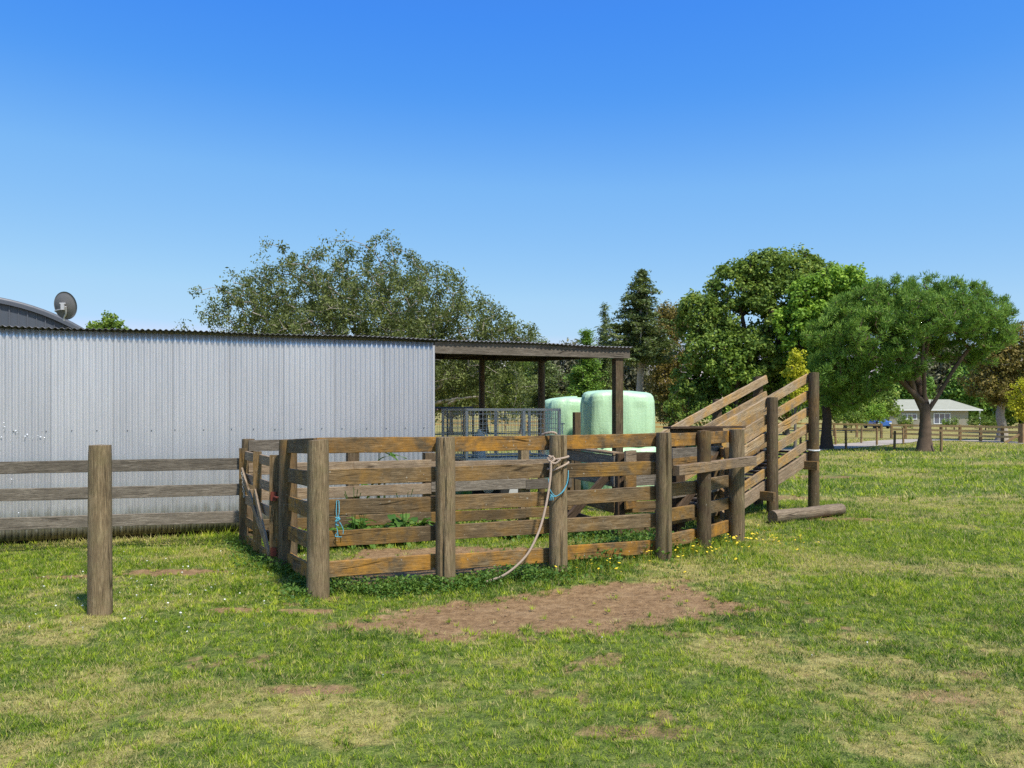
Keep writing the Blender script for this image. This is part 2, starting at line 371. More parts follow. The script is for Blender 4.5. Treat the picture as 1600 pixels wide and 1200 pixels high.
def drymask(x, y):
    b = fbm(x*.55+3, y*.9, 41)+.5*(fbm(x*2.6, y*4.5, 42)-.5)
    bias = .06*smooth((6.0-y)/2)+.17*smooth((x-y*.2)/3)*smooth((10-y)/3)+.05
    bias = bias+.14*smooth((fbm(x*.12+9, y*.25, 45)-.45)/.12)*smooth((y-14)/6)
    bias = bias-.06*smooth((y-6.0)/1.5)*smooth((9.5-y)/1.5)
    m = smooth((b+.25*(fbm(x*7, y*9, 46)-.5)+bias-.46)/.42)
    fld = smooth((y-40)/10)*.75
    fl2 = smooth((y-17)/4)*smooth((4.0-x+.12*(y-17))/2)*.8      # the sunburnt paddock behind the shed
    return np.maximum(m, np.maximum(fld, fl2))
FSEG = [(PP[i], PP[i+1]) for i in range(5)]+[(PP[0], PL), (PL, PG)]+[(REAR[i], REAR[i+1]) for i in range(4)]
PATHC = [(1150, 706), (1230, 703.5), (1290, 700.5), (1350, 695), (1400, 689.5), (1450, 687.5), (1520, 689), (1600, 692.5), (1700, 697)]
PATH = [XY(px, zfor(py, px)) for px, py in PATHC]
def pathd(x, y): return seg_d(x, y, [(PATH[i], PATH[i+1]) for i in range(len(PATH)-1)])
# ------------------------------------------------------------------ ground
def axis(core0, core1, step, far, r=1.16):
    c = list(np.arange(core0, core1+1e-6, step)); a = c[-1]; d = step; out = []
    while a < far: d *= r; a += d; out.append(a)
    a = c[0]; d = step; lo = []
    while a > -far: d *= r; a -= d; lo.append(a)
    return np.array(lo[::-1]+c+out)
xs = axis(-7.5, 7.5, .055, 1800); ys = axis(3.2, 15, .055, 2500)
ys = ys[ys > -60]
X, Y = np.meshgrid(xs, ys); Z = gz(X, Y); nx, ny = len(xs), len(ys)
dm = dirtmask(X, Y); Z = Z-.02*dm+.008*dm*(fbm(X*14, Y*14, 55)-.5)*2-.009*dm*smooth((fbm(X*5.2, Y*5.2, 57, 2)-.62)/.06)
idx = np.arange(nx*ny).reshape(ny, nx)
Fc = np.stack([idx[:-1, :-1], idx[:-1, 1:], idx[1:, 1:], idx[1:, :-1]], -1).reshape(-1, 4)
me = mesh_np('ground', np.stack([X, Y, Z], -1).reshape(-1, 3), Fc, {'dirt': dm.ravel(), 'dry': drymask(X, Y).ravel()})
n = NT('pasture_ground'); p = n.pos()
n1 = n.noise(p, 14, 6, .65); n2 = n.noise(n.mapping(p, (1, 1.6, 1)), 2.2, 5, .6); n3 = n.noise(p, 55, 3, .6)
grn = n.ramp(n1, [(.3, (.04, .055, .014)), (.5, (.10, .15, .025)), (.72, (.25, .29, .06))])
dry = n.ramp(n1, [(.3, (.17, .14, .04)), (.55, (.40, .33, .11)), (.8, (.62, .52, .21))])
c = n.mix(n.ramp(n.math('ADD', n.attr('dry'), n.math('MULTIPLY', n.math('SUBTRACT', n2, .5), .7)), [(.3, 0), (.75, .9)]), grn, dry)
n4 = n.noise(p, 170, 2, .5); c = n.mix(n.ramp(n4, [(.36, .65), (.5, 0)]), c, (.035, .045, .012)); c = n.mix(n.ramp(n4, [(.54, 0), (.68, .5)]), c, (.42, .42, .12))
soil = n.ramp(n1, [(.25, (.125, .075, .033)), (.5, (.265, .165, .078)), (.75, (.39, .26, .13))])
soil = n.mix(n.ramp(n3, [(.3, .5), (.5, 0)]), soil, (.12, .062, .038))
soil = n.mix(n.ramp(n2, [(.5, 0), (.75, .45)]), soil, (.45, .31, .165))
c = n.mix(n.ramp(n.math('ADD', n.attr('dirt'), n.math('MULTIPLY', n.math('SUBTRACT', n1, .5), .5)), [(.25, 0), (.6, 1)]), c, soil)
n.bump(n.math('ADD', n.math('MULTIPLY', n1, 1.3), n3), .85, .022); n.done(c, .95, 0, .15)
gr = finish('ground', me, n.m); me.polygons.foreach_set('use_smooth', [True]*len(me.polygons)); tag(gr, 'grassy pasture ground with bare brown soil patches', 'ground', kind='structure')
# gravel drive
V = []; Fc = []
cl = []
for i in range(len(PATH)-1):
    for k in range(8): t = k/8; cl.append((PATH[i][0]*(1-t)+PATH[i+1][0]*t, PATH[i][1]*(1-t)+PATH[i+1][1]*t))
for _ in range(6): cl = [cl[0]]+[((cl[i-1][0]+cl[i][0]*2+cl[i+1][0])/4, (cl[i-1][1]+cl[i][1]*2+cl[i+1][1])/4) for i in range(1, len(cl)-1)]+[cl[-1]]
for i, (x, y) in enumerate(cl):
    a = cl[max(i-1, 0)]; b = cl[min(i+1, len(cl)-1)]; d = Vector((b[0]-a[0], b[1]-a[1])).normalized()
    for k in range(7):
        s = (k/6-.5)*2.7*(1+.06*math.sin(i*.9+k)); xx, yy = x-d.y*s, y+d.x*s; V.append((xx, yy, g(xx, yy)+.035))
for i in range(len(cl)-1):
    for k in range(6): a = i*7+k; Fc.append((a, a+1, a+8, a+7))
me = bpy.data.meshes.new('driveway'); me.from_pydata(V, [], Fc); me.update()
n = NT('pale_gravel'); f = n.noise(n.pos(), 3, 6, .7); f2 = n.noise(n.pos(), 40, 3, .6)
c = n.mix(f, (.30, .26, .21), (.50, .45, .38)); c = n.mix(f2, c, (.36, .31, .25)); n.bump(f2, .5, .02); n.done(c, .95)
tag(finish('driveway', me, n.m, smooth_=True), 'pale gravel drive curving past the paddock posts', 'driveway', kind='structure')
# ------------------------------------------------------------------ grass
def shed_zone(x, y):                                   # under or behind the iron wall
    rx = x-WALL0.x; ry = y-WALL0.y; u = rx*U.x+ry*U.y; v = rx*Vv.x+ry*Vv.y
    return (v > .03) & (v < 3.6) & (u < 5.95) & (u > -5)
def hidden(x, y):                                      # ground the wall hides from every near viewpoint
    rx = x-WALL0.x; ry = y-WALL0.y; u = rx*U.x+ry*U.y; v = rx*Vv.x+ry*Vv.y
    return (v > .5) & (x/y < -.19)
def grass_pts(y0, y1, dens, marg=.12):
    ex = 1.9; hw = .66; area = hw*(y1**2-y0**2)+2*ex*(y1-y0); n = int(area*dens)
    yy = np.linspace(y0, y1, 400); cum = hw*(yy**2-y0**2)+2*ex*(yy-y0); y = np.interp(RNG.random(n)*cum[-1], cum, yy); x = (RNG.random(n)*2-1)*(hw*y+ex)
    return x, y
gx, gy, gw, gh = [], [], [], []
for (y0, y1, dens, bw, bh) in ((2.9, 5.2, 13500, .0055, .026), (5.2, 7.5, 10500, .0066, .029), (7.5, 10.5, 6000, .0086, .036), (10.5, 16, 2300, .011, .050), (16, 28, 330, .022, .07), (28, 60, 55, .05, .11)):
    x, y = grass_pts(y0, y1, dens); gx.append(x); gy.append(y); gw.append(np.full(len(x), bw)); gh.append(np.full(len(x), bh))
x = np.concatenate(gx); y = np.concatenate(gy); bw = np.concatenate(gw); bh = np.concatenate(gh)
k = ~hidden(x, y) & ~shed_zone(x, y); x, y, bw, bh = x[k], y[k], bw[k], bh[k]
dm = dirtmask(x, y); dr = drymask(x, y); fd = seg_d(x, y, FSEG)
cl_ = fbm(x*9, y*11, 61); cl2 = fbm(x*1.4, y*1.4, 62)
keep = RNG.random(len(x)) < np.clip(1.04-1.12*dm, .0, 1)*np.clip(.2+2.4*(cl_-.36)+.5*(cl2-.5), .10, 1)*(1-.08*dr)
keep &= ~((y > 16) & (pathd(x, y) < 1.4))
x, y, bw, bh, dm, dr, fd, cl_, cl2 = (a[keep] for a in (x, y, bw, bh, dm, dr, fd, cl_, cl2)); n_ = len(x)
tall = 1+1.9*np.exp(-(fd/.16)**2)*(RNG.random(n_)**1.5)
wd = np.abs((x-WALL0.x)*Vv.x+(y-WALL0.y)*Vv.y); tall += 1.1*np.exp(-(wd/.3)**2)*(x < -1.2)*RNG.random(n_)
rt = np.exp(-((x-2.3)**2/1.6+(y-9.0)**2/1.4)); tall += 1.2*rt*RNG.random(n_)
bh = bh*(.45+1.1*RNG.random(n_))*(.55+.9*cl2)*tall*(1-.30*dr)*(1-.45*dm); bw = bw*(.7+.6*RNG.random(n_))*(1+.15*(tall-1))
a = RNG.random(n_)*2*np.pi; lean = (.25+.95*RNG.random(n_))*bh*(.5+.5/np.sqrt(tall)); b = RNG.random(n_)*2*np.pi
z = gz(x, y)-.02*dm-.004
p0 = np.stack([x-np.cos(a)*bw/2, y-np.sin(a)*bw/2, z], -1); p1 = np.stack([x+np.cos(a)*bw/2, y+np.sin(a)*bw/2, z], -1)
p2 = np.stack([x+np.cos(b)*lean, y+np.sin(b)*lean, z+bh], -1)
m0 = (p0*.55+p2*.45)+np.stack([np.zeros(n_), np.zeros(n_), bh*.18], -1); m1 = (p1*.55+p2*.45)+np.stack([np.zeros(n_), np.zeros(n_), bh*.18], -1)
nearb = y < 0
Vt = np.stack([p0, p1, p2], 1).reshape(-1, 3); Ft = np.arange(n_*3).reshape(-1, 3)
tint = np.clip(.36+.9*(fbm(x*.9, y*.9, 71)-.5)+.8*(fbm(x*8, y*9, 72, 3)-.5)+.7*(vnoise(x*30, y*24, 73)-.5)+.45*(RNG.random(n_)-.5)+.12*smooth((y-12)/8), 0, 1)
drb = np.clip((RNG.random(n_) < (.17+.62*dr+.15*dm)).astype(float)*(.45+.55*RNG.random(n_)), 0, 1)
lux = np.exp(-(fd/.35)**2)*(y < 12); drb *= (1-.5*lux); tint = tint*(1-.25*lux)
# separate tufts standing a little above the sward
def tufts(y0, y1, dens, nb, hh, ww, sp):
    x, y = grass_pts(y0, y1, dens); k = ~hidden(x, y) & ~shed_zone(x, y); x, y = x[k], y[k]; d = dirtmask(x, y); r = drymask(x, y)
    k = (RNG.random(len(x)) < (1-.93*smooth(d*1.3))*(1-.3*r)) & ((y < 16) | (pathd(x, y) > 1.4)); x, y, r = x[k], y[k], r[k]; K = len(x)
    S = .5+1.1*RNG.random(K)**1.5; ct = RNG.random(K); cd_ = (RNG.random(K) < .10+.5*r)*1.0
    X_ = np.repeat(x, nb); Y_ = np.repeat(y, nb); S_ = np.repeat(S, nb); n = K*nb
    a = RNG.random(n)*6.283; q = RNG.random(n)*sp*S_; X_ = X_+np.cos(a)*q; Y_ = Y_+np.sin(a)*q; h = hh*S_*(.5+.8*RNG.random(n)); le = h*(.3+1.1*RNG.random(n)); a2 = a+RNG.normal(size=n)*.6; w_ = ww*(.7+.6*RNG.random(n)); Z_ = gz(X_, Y_)-.004
    A = np.stack([X_-np.sin(a2)*w_/2, Y_+np.cos(a2)*w_/2, Z_], -1); B_ = np.stack([X_+np.sin(a2)*w_/2, Y_-np.cos(a2)*w_/2, Z_], -1); C_ = np.stack([X_+np.cos(a2)*le, Y_+np.sin(a2)*le, Z_+h], -1)
    t = np.clip(np.repeat(.06+.62*ct, nb)+.28*RNG.random(n), 0, 1); dd = np.repeat(cd_, nb)*(.4+.5*RNG.random(n))
    return np.stack([A, B_, C_], 1).reshape(-1, 3), np.repeat(t, 3), np.repeat(dd, 3)
VS, TS, DS = [Vt], [np.repeat(tint, 3)], [np.repeat(drb, 3)]
for ar in ((2.9, 6, 180, 16, .027, .0058, .022), (6, 10, 120, 15, .034, .008, .03), (10, 16, 40, 14, .045, .012, .05), (16, 34, 4, 16, .09, .03, .16)):
    v_, t_, d_ = tufts(*ar); VS.append(v_); TS.append(t_); DS.append(d_)
Vt = np.concatenate(VS); Ft = np.arange(len(Vt)).reshape(-1, 3)
me = mesh_np('grass', Vt, Ft, {'tint': np.concatenate(TS), 'dryb': np.concatenate(DS)})
n = NT('grass_blades'); c = n.ramp(n.attr('tint'), [(0, (.052, .12, .012)), (.3, (.165, .275, .018)), (.62, (.36, .46, .030)), (1, (.64, .65, .07))])
c = n.mix(n.attr('dryb'), c, (.62, .52, .23)); n.put(n.b.inputs['Base Color'], c); n.b.inputs['Roughness'].default_value = .6; n.b.inputs['Specular IOR Level'].default_value = .2
tr = n.new('ShaderNodeBsdfTranslucent'); n.put(tr.inputs[0], c); mx = n.new('ShaderNodeMixShader'); mx.inputs[0].default_value = .4
n.l.new(n.b.outputs[0], mx.inputs[1]); n.l.new(tr.outputs[0], mx.inputs[2]); n.l.new(mx.outputs[0], n.o.inputs['Surface'])
tag(finish('grass', me, n.m), 'short green grass with dry yellow patches', 'grass', kind='stuff')
print('grass blades', n_)
# broad weed and clover leaves in the strip along the yard rails
def quads(C, R3, L, W):                                 # leaf quads: centre, 3x3 frames, length, width
    n = len(C); e1 = R3[:, :, 0]*L[:, None]/2; e2 = R3[:, :, 1]*W[:, None]/2
    V = np.stack([C-e1, C+e2*1.0-e1*.05, C+e1, C-e2-e1*.05], 1).reshape(-1, 3); return V, np.arange(n*4).reshape(-1, 4)
def frames(n, up=0.0, rng=RNG):
    N = rng.normal(size=(n, 3)); N[:, 2] = N[:, 2]*(1-up*.5)+up*1.2; N /= np.linalg.norm(N, axis=1)[:, None]
    A = rng.normal(size=(n, 3)); A -= N*(A*N).sum(1)[:, None]; A /= np.linalg.norm(A, axis=1)[:, None]; B = np.cross(N, A)
    return np.stack([A, B, N], 2)
def strip(name, label, segs, n, spread, hmax, size, mat, mid=0):
    C = []
    for _ in range(n):
        a, b = random.choice(segs); t = random.random(); x = a[0]+(b[0]-a[0])*t+random.gauss(0, spread); y = a[1]+(b[1]-a[1])*t+random.gauss(0, spread)-mid
        C.append((x, y, 0))
    C = np.array(C); kp = vnoise(C[:, 0]*3, C[:, 1]*3, 15) > .32; C = C[kp]; n = len(C)
    C[:, 2] = gz(C[:, 0], C[:, 1])+RNG.random(n)**1.6*hmax*(.4+vnoise(C[:, 0]*2.2, C[:, 1]*2.2, 4))
    V, Fq = quads(C, frames(n, 1.2), size*(.5+RNG.random(n)), size*(.4+.7*RNG.random(n)))
    return tag(finish(name, mesh_np(name, V, Fq, {'tint': np.repeat(RNG.random(n), 4)}), mat), label, 'weeds', kind='stuff')
M['weed'] = leafmat('clover_weeds', (.035, .10, .016), (.10, .20, .03), (.18, .28, .05))
strip('clover_leaves', 'low clover and leafy weeds along the foot of the rail fence', FSEG[:2]+[FSEG[5], FSEG[6]]*1, 17000, .16, .12, .030, M['weed'], .10)
strip('tall_weeds', 'green weeds growing thick inside the wooden yard', [(PD, PE), (REAR[2], PD), (PP[3], PE), (PP[2], PP[3])], 16000, .45, .16, .04, M['weed'], -.6)
# yellow flowers and white clover heads
def flowers(name, label, pts, r, mat, hh):
    m = MB()
    for (x, y) in pts:
        z = g(x, y)+hh*(.5+.7*random.random()); R = Matrix.Rotation(random.uniform(-.5, .5), 3, 'X') @ Matrix.Rotation(random.uniform(-.5, .5), 3, 'Y')
        i = len(m.v); k = 7; rr = r*random.uniform(.7, 1.2); m.v.append((x, y, z+rr*.3))
        for j in range(k): q = R @ Vector((rr*math.cos(6.283*j/k), rr*math.sin(6.283*j/k), 0)); m.v.append((x+q.x, y+q.y, z+q.z))
        for j in range(k): m.f.append((i, i+1+j, i+1+(j+1) % k))
        m.tube([(x, y, g(x, y)), (x, y, z)], .0014, 3, False)
    return tag(m.build(name, mat), label, 'flowers', kind='stuff')
M['yellow'] = plain('yellow_petals', (.75, .55, .03), .7); M['petal'] = plain('white_petals', (.72, .72, .62), .8)
pts = []
for _ in range(95):
    a, b = random.choice(FSEG[2:5]); t = random.random(); pts.append((a[0]+(b[0]-a[0])*t+random.gauss(.08, .25), a[1]+(b[1]-a[1])*t+random.gauss(-.08, .28)))
for _ in range(40): pts.append((random.gauss(3.2, .35), random.gauss(10.4, .5)))
flowers('yellow_flowers', 'yellow flowers in the long grass by the rail fence', pts, .016, M['yellow'], .13)
pts = [(random.uniform(-5.2, -1.9), random.uniform(6.2, 10.2)) for _ in range(110)]+[(random.uniform(-2, 3), random.uniform(5, 7)) for _ in range(4)]
pts = [q for q in pts if q[1] < 10.5+.4*(q[0]+6.8)-.3]
flowers('white_clover_flowers', 'small white clover heads scattered through the grass', pts, .009, M['petal'], .028)
# ------------------------------------------------------------------ yard timber
yf = thing('rail_fence', (*PP[0], 0), 'long front fence of the stockyard, five lichened rails behind round posts', 'fence')
cr = [None, -1.75, -1.2, -1.35, None, None]
for i in range(6): rpost(yf, *PP[i], PT[i], PR[i], 'post' if i not in (4,) else 'post_brown', crack=cr[i], slope=.08 if i == 0 else 0)
FT = [1.477, 1.175, .882, .583, .285]
for i in range(3):
    rails(yf, PP[i], PP[i+1], FT, .15, ['rail_orange', 'rail_brown', 'rail_brown', 'rail_brown', 'rail_orange'], off=.115, ext=.0)
for i in (3, 4):
    rails(yf, PP[i], PP[i+1], [1.483, .912, .625, .330], .15, ['rail_orange', 'rail_brown', 'rail_brown', 'rail_orange'], off=.10)
a, b = P(1048, 734, 9.05), P(1169, 719, 10.30)
o = rail(yf, (a.x+.03, a.y-.13, a.z), (b.x+.03, b.y-.13, b.z), .115, .09, 'rail_pale', 'cross_timber'); o['label'] = 'pale sawn timber nailed across the outside of the posts'
sf = thing('side_fence', (*PL, 0), 'short side of the stockyard between corner post and gate post', 'fence')
rpost(sf, *PL, 1.417, .100, 'post_brown', crack=None)
rails(sf, PP[0], PL, [(1.475, 1.42), (1.16, 1.11), (.86, .80), (.55, .49), (.25, .18)], .15, ['rail_brown', 'rail_brown', 'rail_orange', 'rail_orange', 'rail_orange'], off=.0, ext=-.10)
# gate between PL and PG
gt = thing('wooden_gate', ((PL[0]+PG[0])/2, (PL[1]+PG[1])/2, 0), 'slatted timber gate with diagonal braces beside the iron shed', 'gate')
A = Vector((PL[0], PL[1], 0)); B = Vector((PG[0], PG[1], 0)); D = (B-A).normalized(); GN = Vector((-D.y, D.x, 0)); GN = GN if GN.x < 0 else -GN
A2 = A+D*.17+GN*.07; B2 = B-D*.16+GN*.07; Lg = (B2-A2).length
for z in (1.21, .915, .625, .335, .10): rail(gt, A2+Vector((0, 0, z-.065)), B2+Vector((0, 0, z-.065)), .115, .03, 'rail_orange' if z < .4 else 'rail_pale', 'board')
for s in (.03, Lg*.5, Lg-.03):
    q = A2+D*s; o = rail(gt, q+GN*.035+Vector((0, 0, .03)), q+GN*.035+Vector((0, 0, 1.24)), .1, .03, 'rail_brown', 'stile')
for (s0, z0, s1, z1) in ((Lg-.1, .95, .12, .12), (Lg*.5, .75, .12, .1)):
    q0 = A2+D*s0+GN*.065; q1 = A2+D*s1+GN*.065; rail(gt, q0+Vector((0, 0, z0)), q1+Vector((0, 0, z1)), .09, .025, 'rail_pale', 'brace')
m = MB(); q = A2+D*(Lg*.88)+GN*.08
for i in range(11):
    c = q+Vector((0, 0, .92-.028*i))-D*.012*i; t_ = []
    for j in range(9):
        a_ = 6.283*j/8; t_.append(c+Vector((0, 0, .02*math.cos(a_)))+(D if i % 2 else GN)*.011*math.sin(a_))
    m.tube(t_, .004, 5, False)
m.build('chain', M['chain'], gt)
m = MB(); q = A2+Vector((0, 0, .78)); m.tube([q-D*.02+GN*.05, q-D*.14+GN*.05, q-D*.2-GN*.08], .012, 6); m.box(q+GN*.05, (.06, .03, .10)); m.build('latch', M['red'], gt); m = MB(); m.box(q+GN*.05+Vector((0, 0, -.62)), (.06, .03, .09)); m.build('hinge', M['red'], gt)
# rear fence against the shed
rf = thing('rear_fence', (*REAR[0], 0), 'grey weathered back rails of the stockyard in front of the iron wall', 'fence')
for i, (q, zt, ww) in enumerate(zip(REAR, (1.353, 1.36, 1.12, 1.33, 1.15), (.16, .16, .17, .135, .12))):
    if i == 0: rpost(rf, *q, zt, .088, 'post_brown')
    elif i == 3: spost(rf, *q, zt, ww, 'post')
    else: spost(rf, *q, zt, ww, 'post_brown')
for i in range(4):
    tops = [1.345, 1.02, .675, .27] if i < 2 else [1.0, .70, .26]
    rails(rf, REAR[i], REAR[i+1], tops, .15, ['rail_grey', 'rail_pale', 'rail_pale', 'rail_brown'] if i < 2 else ['rail_pale', 'rail_grey', 'rail_brown'], off=-.09)
# divider inside the yard, low cross fence, race and its end gate
dv = thing('divider_fence', (*PD, 0), 'dark internal divider with a slanting plank and diagonal brace inside the yard', 'fence')
spost(dv, *PD, 1.16, .115, 'post_dark')
rails(dv, PD, REAR[4], [1.13, .86, .50, .20], .15, ['rail_grey', 'rail_grey', 'rail_brown', 'rail_dark'], off=-.06)
rail(dv, (PD[0]-.02, PD[1], 1.155), (REAR[4][0]-.04, REAR[4][1], 1.165), .035, .16, 'rail_pale', 'cap_board')
q = P(958, 733, 10.95); q2 = P(886, 812, 10.5); rail(dv, q, q2, .11, .05, 'rail_dark', 'brace')
q = P(1001, 706, 11.0)
cf = thing('cross_fence', ((PD[0]+PE[0])/2, 10.9, 0), 'low plank fence joining the dark inner post to the race', 'fence')
rails(cf, PD, PE, [1.17, .86, .50, .18], .15, ['rail_dark', 'rail_grey', 'rail_brown', 'rail_brown'], off=.07)
m2 = P(982, 700, 10.7)
for z0 in (1.10, .80, .52): rail(cf, (m2.x-.05, m2.y-.05, z0), (m2.x+.12, m2.y+.15, z0), .2, .03, 'rail_orange' if z0 < 1 else 'rail_pale', 'short_board')
rc = thing('race_fence', (*PE, 0), 'far side of the narrow race leading up to the loading ramp', 'fence')
spost(rc, *PE, 1.45, .145, 'post_dark'); spost(rc, *PF, 1.46, .12, 'post_dark')
qa = XY(1040, 10.8)
rails(rc, qa, PF, [1.49, 1.22, 1.10, .70, .35], .14, ['rail_dark', 'rail_grey', 'rail_orange', 'rail_grey', 'rail_brown'], off=-.09)
rail(rc, (qa[0], qa[1]-.1, 1.505), (PF[0]+.35, PF[1]-.1, 1.50), .03, .14, 'rail_dark', 'cap_board')
q1, q2 = (PE[0]-.05, PE[1]), (PF[0], PF[1]); rail(rc, (q1[0], q1[1]-.2, .35), (q2[0], q2[1]-.2, 1.1), .11, .05, 'rail_dark', 'brace')
rg = thing('race_gate', ((PF[0]+PP[5][0])/2, (PF[1]+PP[5][1])/2, 0), 'slatted end gate of the race just behind the last round post', 'gate')
rails(rg, (PF[0]+.05, PF[1]), (PP[5][0]+.0, PP[5][1]+.12), [1.20, .90, .60, .31], .13, ['rail_orange', 'rail_ramp', 'rail_orange', 'rail_ramp'], off=0)
for s in (.1, .9): q = Vector((PF[0]+.05, PF[1], 0)).lerp(Vector((PP[5][0], PP[5][1]+.12, 0)), s)+Vector((-.06, 0, 0)); rail(rg, (q.x, q.y, .12), (q.x, q.y, 1.25), .09, .03, 'rail_brown', 'stile')
# loading ramp
SL = .355
rm = thing('loading_ramp', (RN.x-RD.x*1.3, RN.y-RD.y*1.3, 0), 'sloping timber stock loading ramp with railed sides', 'loading ramp')
def rpt(t, d, z): q = RN-RD*t+RP*d; return Vector((q.x, q.y, z-SL*t))
NT_, FT_ = (2.386, 2.09, 1.80, 1.51, 1.22), (2.386, 2.09, 1.80, 1.51, 1.22)
for i, z in enumerate(NT_): rail(rm, rpt(2.75, .11, z-.075), rpt(.0, .11, z-.075), .148, .04, 'rail_ramp')
rail(rm, rpt(2.75, .11, .905), rpt(-.02, .11, .905), .21, .05, 'rail_pale', 'side_beam')
for i, z in enumerate(FT_): rail(rm, rpt(2.95, .98, z-.075), rpt(-.02, .98, z-.075), .148, .04, 'rail_ramp')
rail(rm, rpt(2.9, 1.02, .905), rpt(-.02, 1.02, .905), .21, .05, 'rail_pale', 'side_beam')
for i in range(19):
    t = .08+i*.148; a = rpt(t, .14, 1.03); b = rpt(t, .99, 1.03); rail(rm, a, b, .03, .138, 'rail_grey', 'floor_board')
for i in range(9):
    t = .18+i*.3; rail(rm, rpt(t, .16, 1.065), rpt(t, .97, 1.065), .04, .045, 'rail_dark', 'cleat')
q = rpt(0, 0, 0); zt = 1.75+(HZ-582)/F*14.0
Rr = RN; rpost(rm, Rr.x, Rr.y, zt, .093, 'post_brown')
q = RN-RD*1.21; rpost(rm, q.x, q.y, 1.75+(HZ-621)/F*q.y, .093, 'post_brown')
q = RN-RD*.06+RP*1.10; rpost(rm, q.x, q.y, 2.36, .09, 'post_brown')
q = RN-RD*1.25+RP*1.10; rpost(rm, q.x, q.y, 1.93, .085, 'post_brown')
for t, z in ((-.02, .78), (1.25, .33)):
    a = RN-RD*t-RP*.17+RD*(-.15); b = RN-RD*t+RP*1.2+RD*(-.15); o = rail(rm, (a.x, a.y, z), (b.x, b.y, z), .15, .07, 'rail_brown', 'bearer')
m = MB(); zz = 1.75-(703.5-HZ)/F*14.0
for k_ in range(2): m.tube([Vector((RN.x+.101*math.cos(a_), RN.y+.101*math.sin(a_), zz+.012*k_+.006*math.sin(a_))) for a_ in [6.283*j/20 for j in range(21)]], .007, 6, False)
tag(m.build('cord', M['white']), 'thin white cord tied round the tall end post of the ramp', 'cord')
# log
a = P(1207, 801, 12.25); b = P(1315, 791.5, 13.05); m = MB(); pts = [a.lerp(b, t/14) for t in range(15)]
za, zb2 = g(pts[0].x, pts[0].y)+.10, g(pts[-1].x, pts[-1].y)+.10; pts = [Vector((p.x, p.y, za+(zb2-za)*i/14+.004*math.sin(i*.7))) for i, p in enumerate(pts)]
L = (pts[-1]-pts[0]).length; W = Matrix.Translation((pts[0]+pts[-1])/2) @ rot_of(pts[-1]-pts[0]).to_4x4(); Wi = W.inverted()
m.tube([Wi @ p for p in pts], [.102*(1-.008*i)*(1+.02*math.sin(i*1.7)+.02*math.sin(i*3.1)) for i in range(15)], 22)
o = m.build('log', M['log'], None, W, True); o.data.set_sharp_from_angle(angle=.9); tag(o, 'fallen round log lying on the grass below the ramp', 'log')
lone = rpost(None, *P0, 1.446, .096, 'post'); lone.name = 'lone_post'; tag(lone, 'lone round wooden post standing free in the grass before the low rails', 'post')
lf = thing('low_rail_fence', (*XY(20, 10.05), 0), 'grey three-rail timber fence running along the corrugated iron wall', 'fence')
A_ = XY(-140, 9.75); B_ = XY(0, 10.0); C_ = XY(384, 10.72)
for a_, b_ in ((A_, C_),): rails(lf, a_, b_, [1.10, .762, .402], .153, ['rail_grey', 'rail_grey', 'rail_grey'], off=-.03, jit=.003)
rpost(lf, A_[0], A_[1]+.12, 1.25, .09, 'post'); 
# ------------------------------------------------------------------ rope and twine
def spl(pts, n=8):
    P_ = [Vector(p) for p in pts]; out = []
    for i in range(len(P_)-1):
        p0, p1, p2, p3 = P_[max(i-1, 0)], P_[i], P_[i+1], P_[min(i+2, len(P_)-1)]
        for k in range(n):
            t = k/n; out.append(.5*((2*p1)+(p2-p0)*t+(2*p0-5*p1+4*p2-p3)*t*t+(3*p1-p0-3*p2+p3)*t**3))
    return out+[P_[-1]]
cx, cy = PP[2]; R_ = PR[2]+.012
def ring(z0, z1, r, a0=0, a1=6.283, n=24, tilt=0): return [Vector((cx+r*math.cos(a0+(a1-a0)*j/n), cy+r*math.sin(a0+(a1-a0)*j/n), z0+(z1-z0)*j/n+tilt*math.cos(a0+(a1-a0)*j/n))) for j in range(n+1)]
m = MB()
kn = Vector((cx-.075, cy-R_*.78-.02, 1.24))
m.tube(ring(1.235, 1.255, R_, -2.4, 3.6, 30, .015), .011, 8, False)
m.tube(ring(1.14, 1.17, R_, -2.2, 3.8, 30, .045), .011, 8, False)
m.tube(spl([kn+Vector((-.03, .0, .03)), kn+Vector((.03, -.02, .0)), kn+Vector((.0, -.03, -.03)), kn+Vector((-.03, .0, -.01)), kn+Vector((.02, -.02, .025))]), .0125, 8)
m.tube(spl([P(856, 716, 8.36), P(860, 722, 8.28), P(868, 724, 8.27), P(876, 718, 8.27)]), .012, 8)
zr = [P(861, 720, 8.27), P(860, 745, 8.25), P(855, 780, 8.2), P(847, 815, 8.13), P(838, 840, 8.06), P(824, 866, 8.0), P(805, 886, 7.95), P(785, 900, 7.93), P(766, 907, 7.95)]
m.tube(spl(zr), .0125, 8)
m.tube(spl([P(848, 679, 8.5), P(855, 676.5, 8.45), P(864, 675.5, 8.42), P(870, 678, 8.43)]), .012, 8)
m.tube(spl([P(766, 907, 7.95), P(763, 909, 7.94), P(760, 908, 7.93)]), [.016]*17, 7)
tag(m.build('rope', M['rope'], None, None, True), 'tan rope knotted round a fence post with its end trailing to the grass', 'rope')
m = MB(); m.tube(spl([P(888, 735, 8.38), P(887, 752, 8.33), P(880, 768, 8.30), P(868, 775, 8.29), P(859, 764, 8.3), P(857, 748, 8.33)]), .0045, 6, False)
m.tube(spl([P(888, 738, 8.38), P(885, 757, 8.33), P(876, 771, 8.29), P(866, 776, 8.28), P(860, 772, 8.28)]), .0045, 6, False)
for dx in (-2, 0, 2): m.tube(spl([P(862, 773, 8.28), P(862+dx, 777, 8.27), P(862+dx*1.4, 782, 8.27)]), .004, 5)
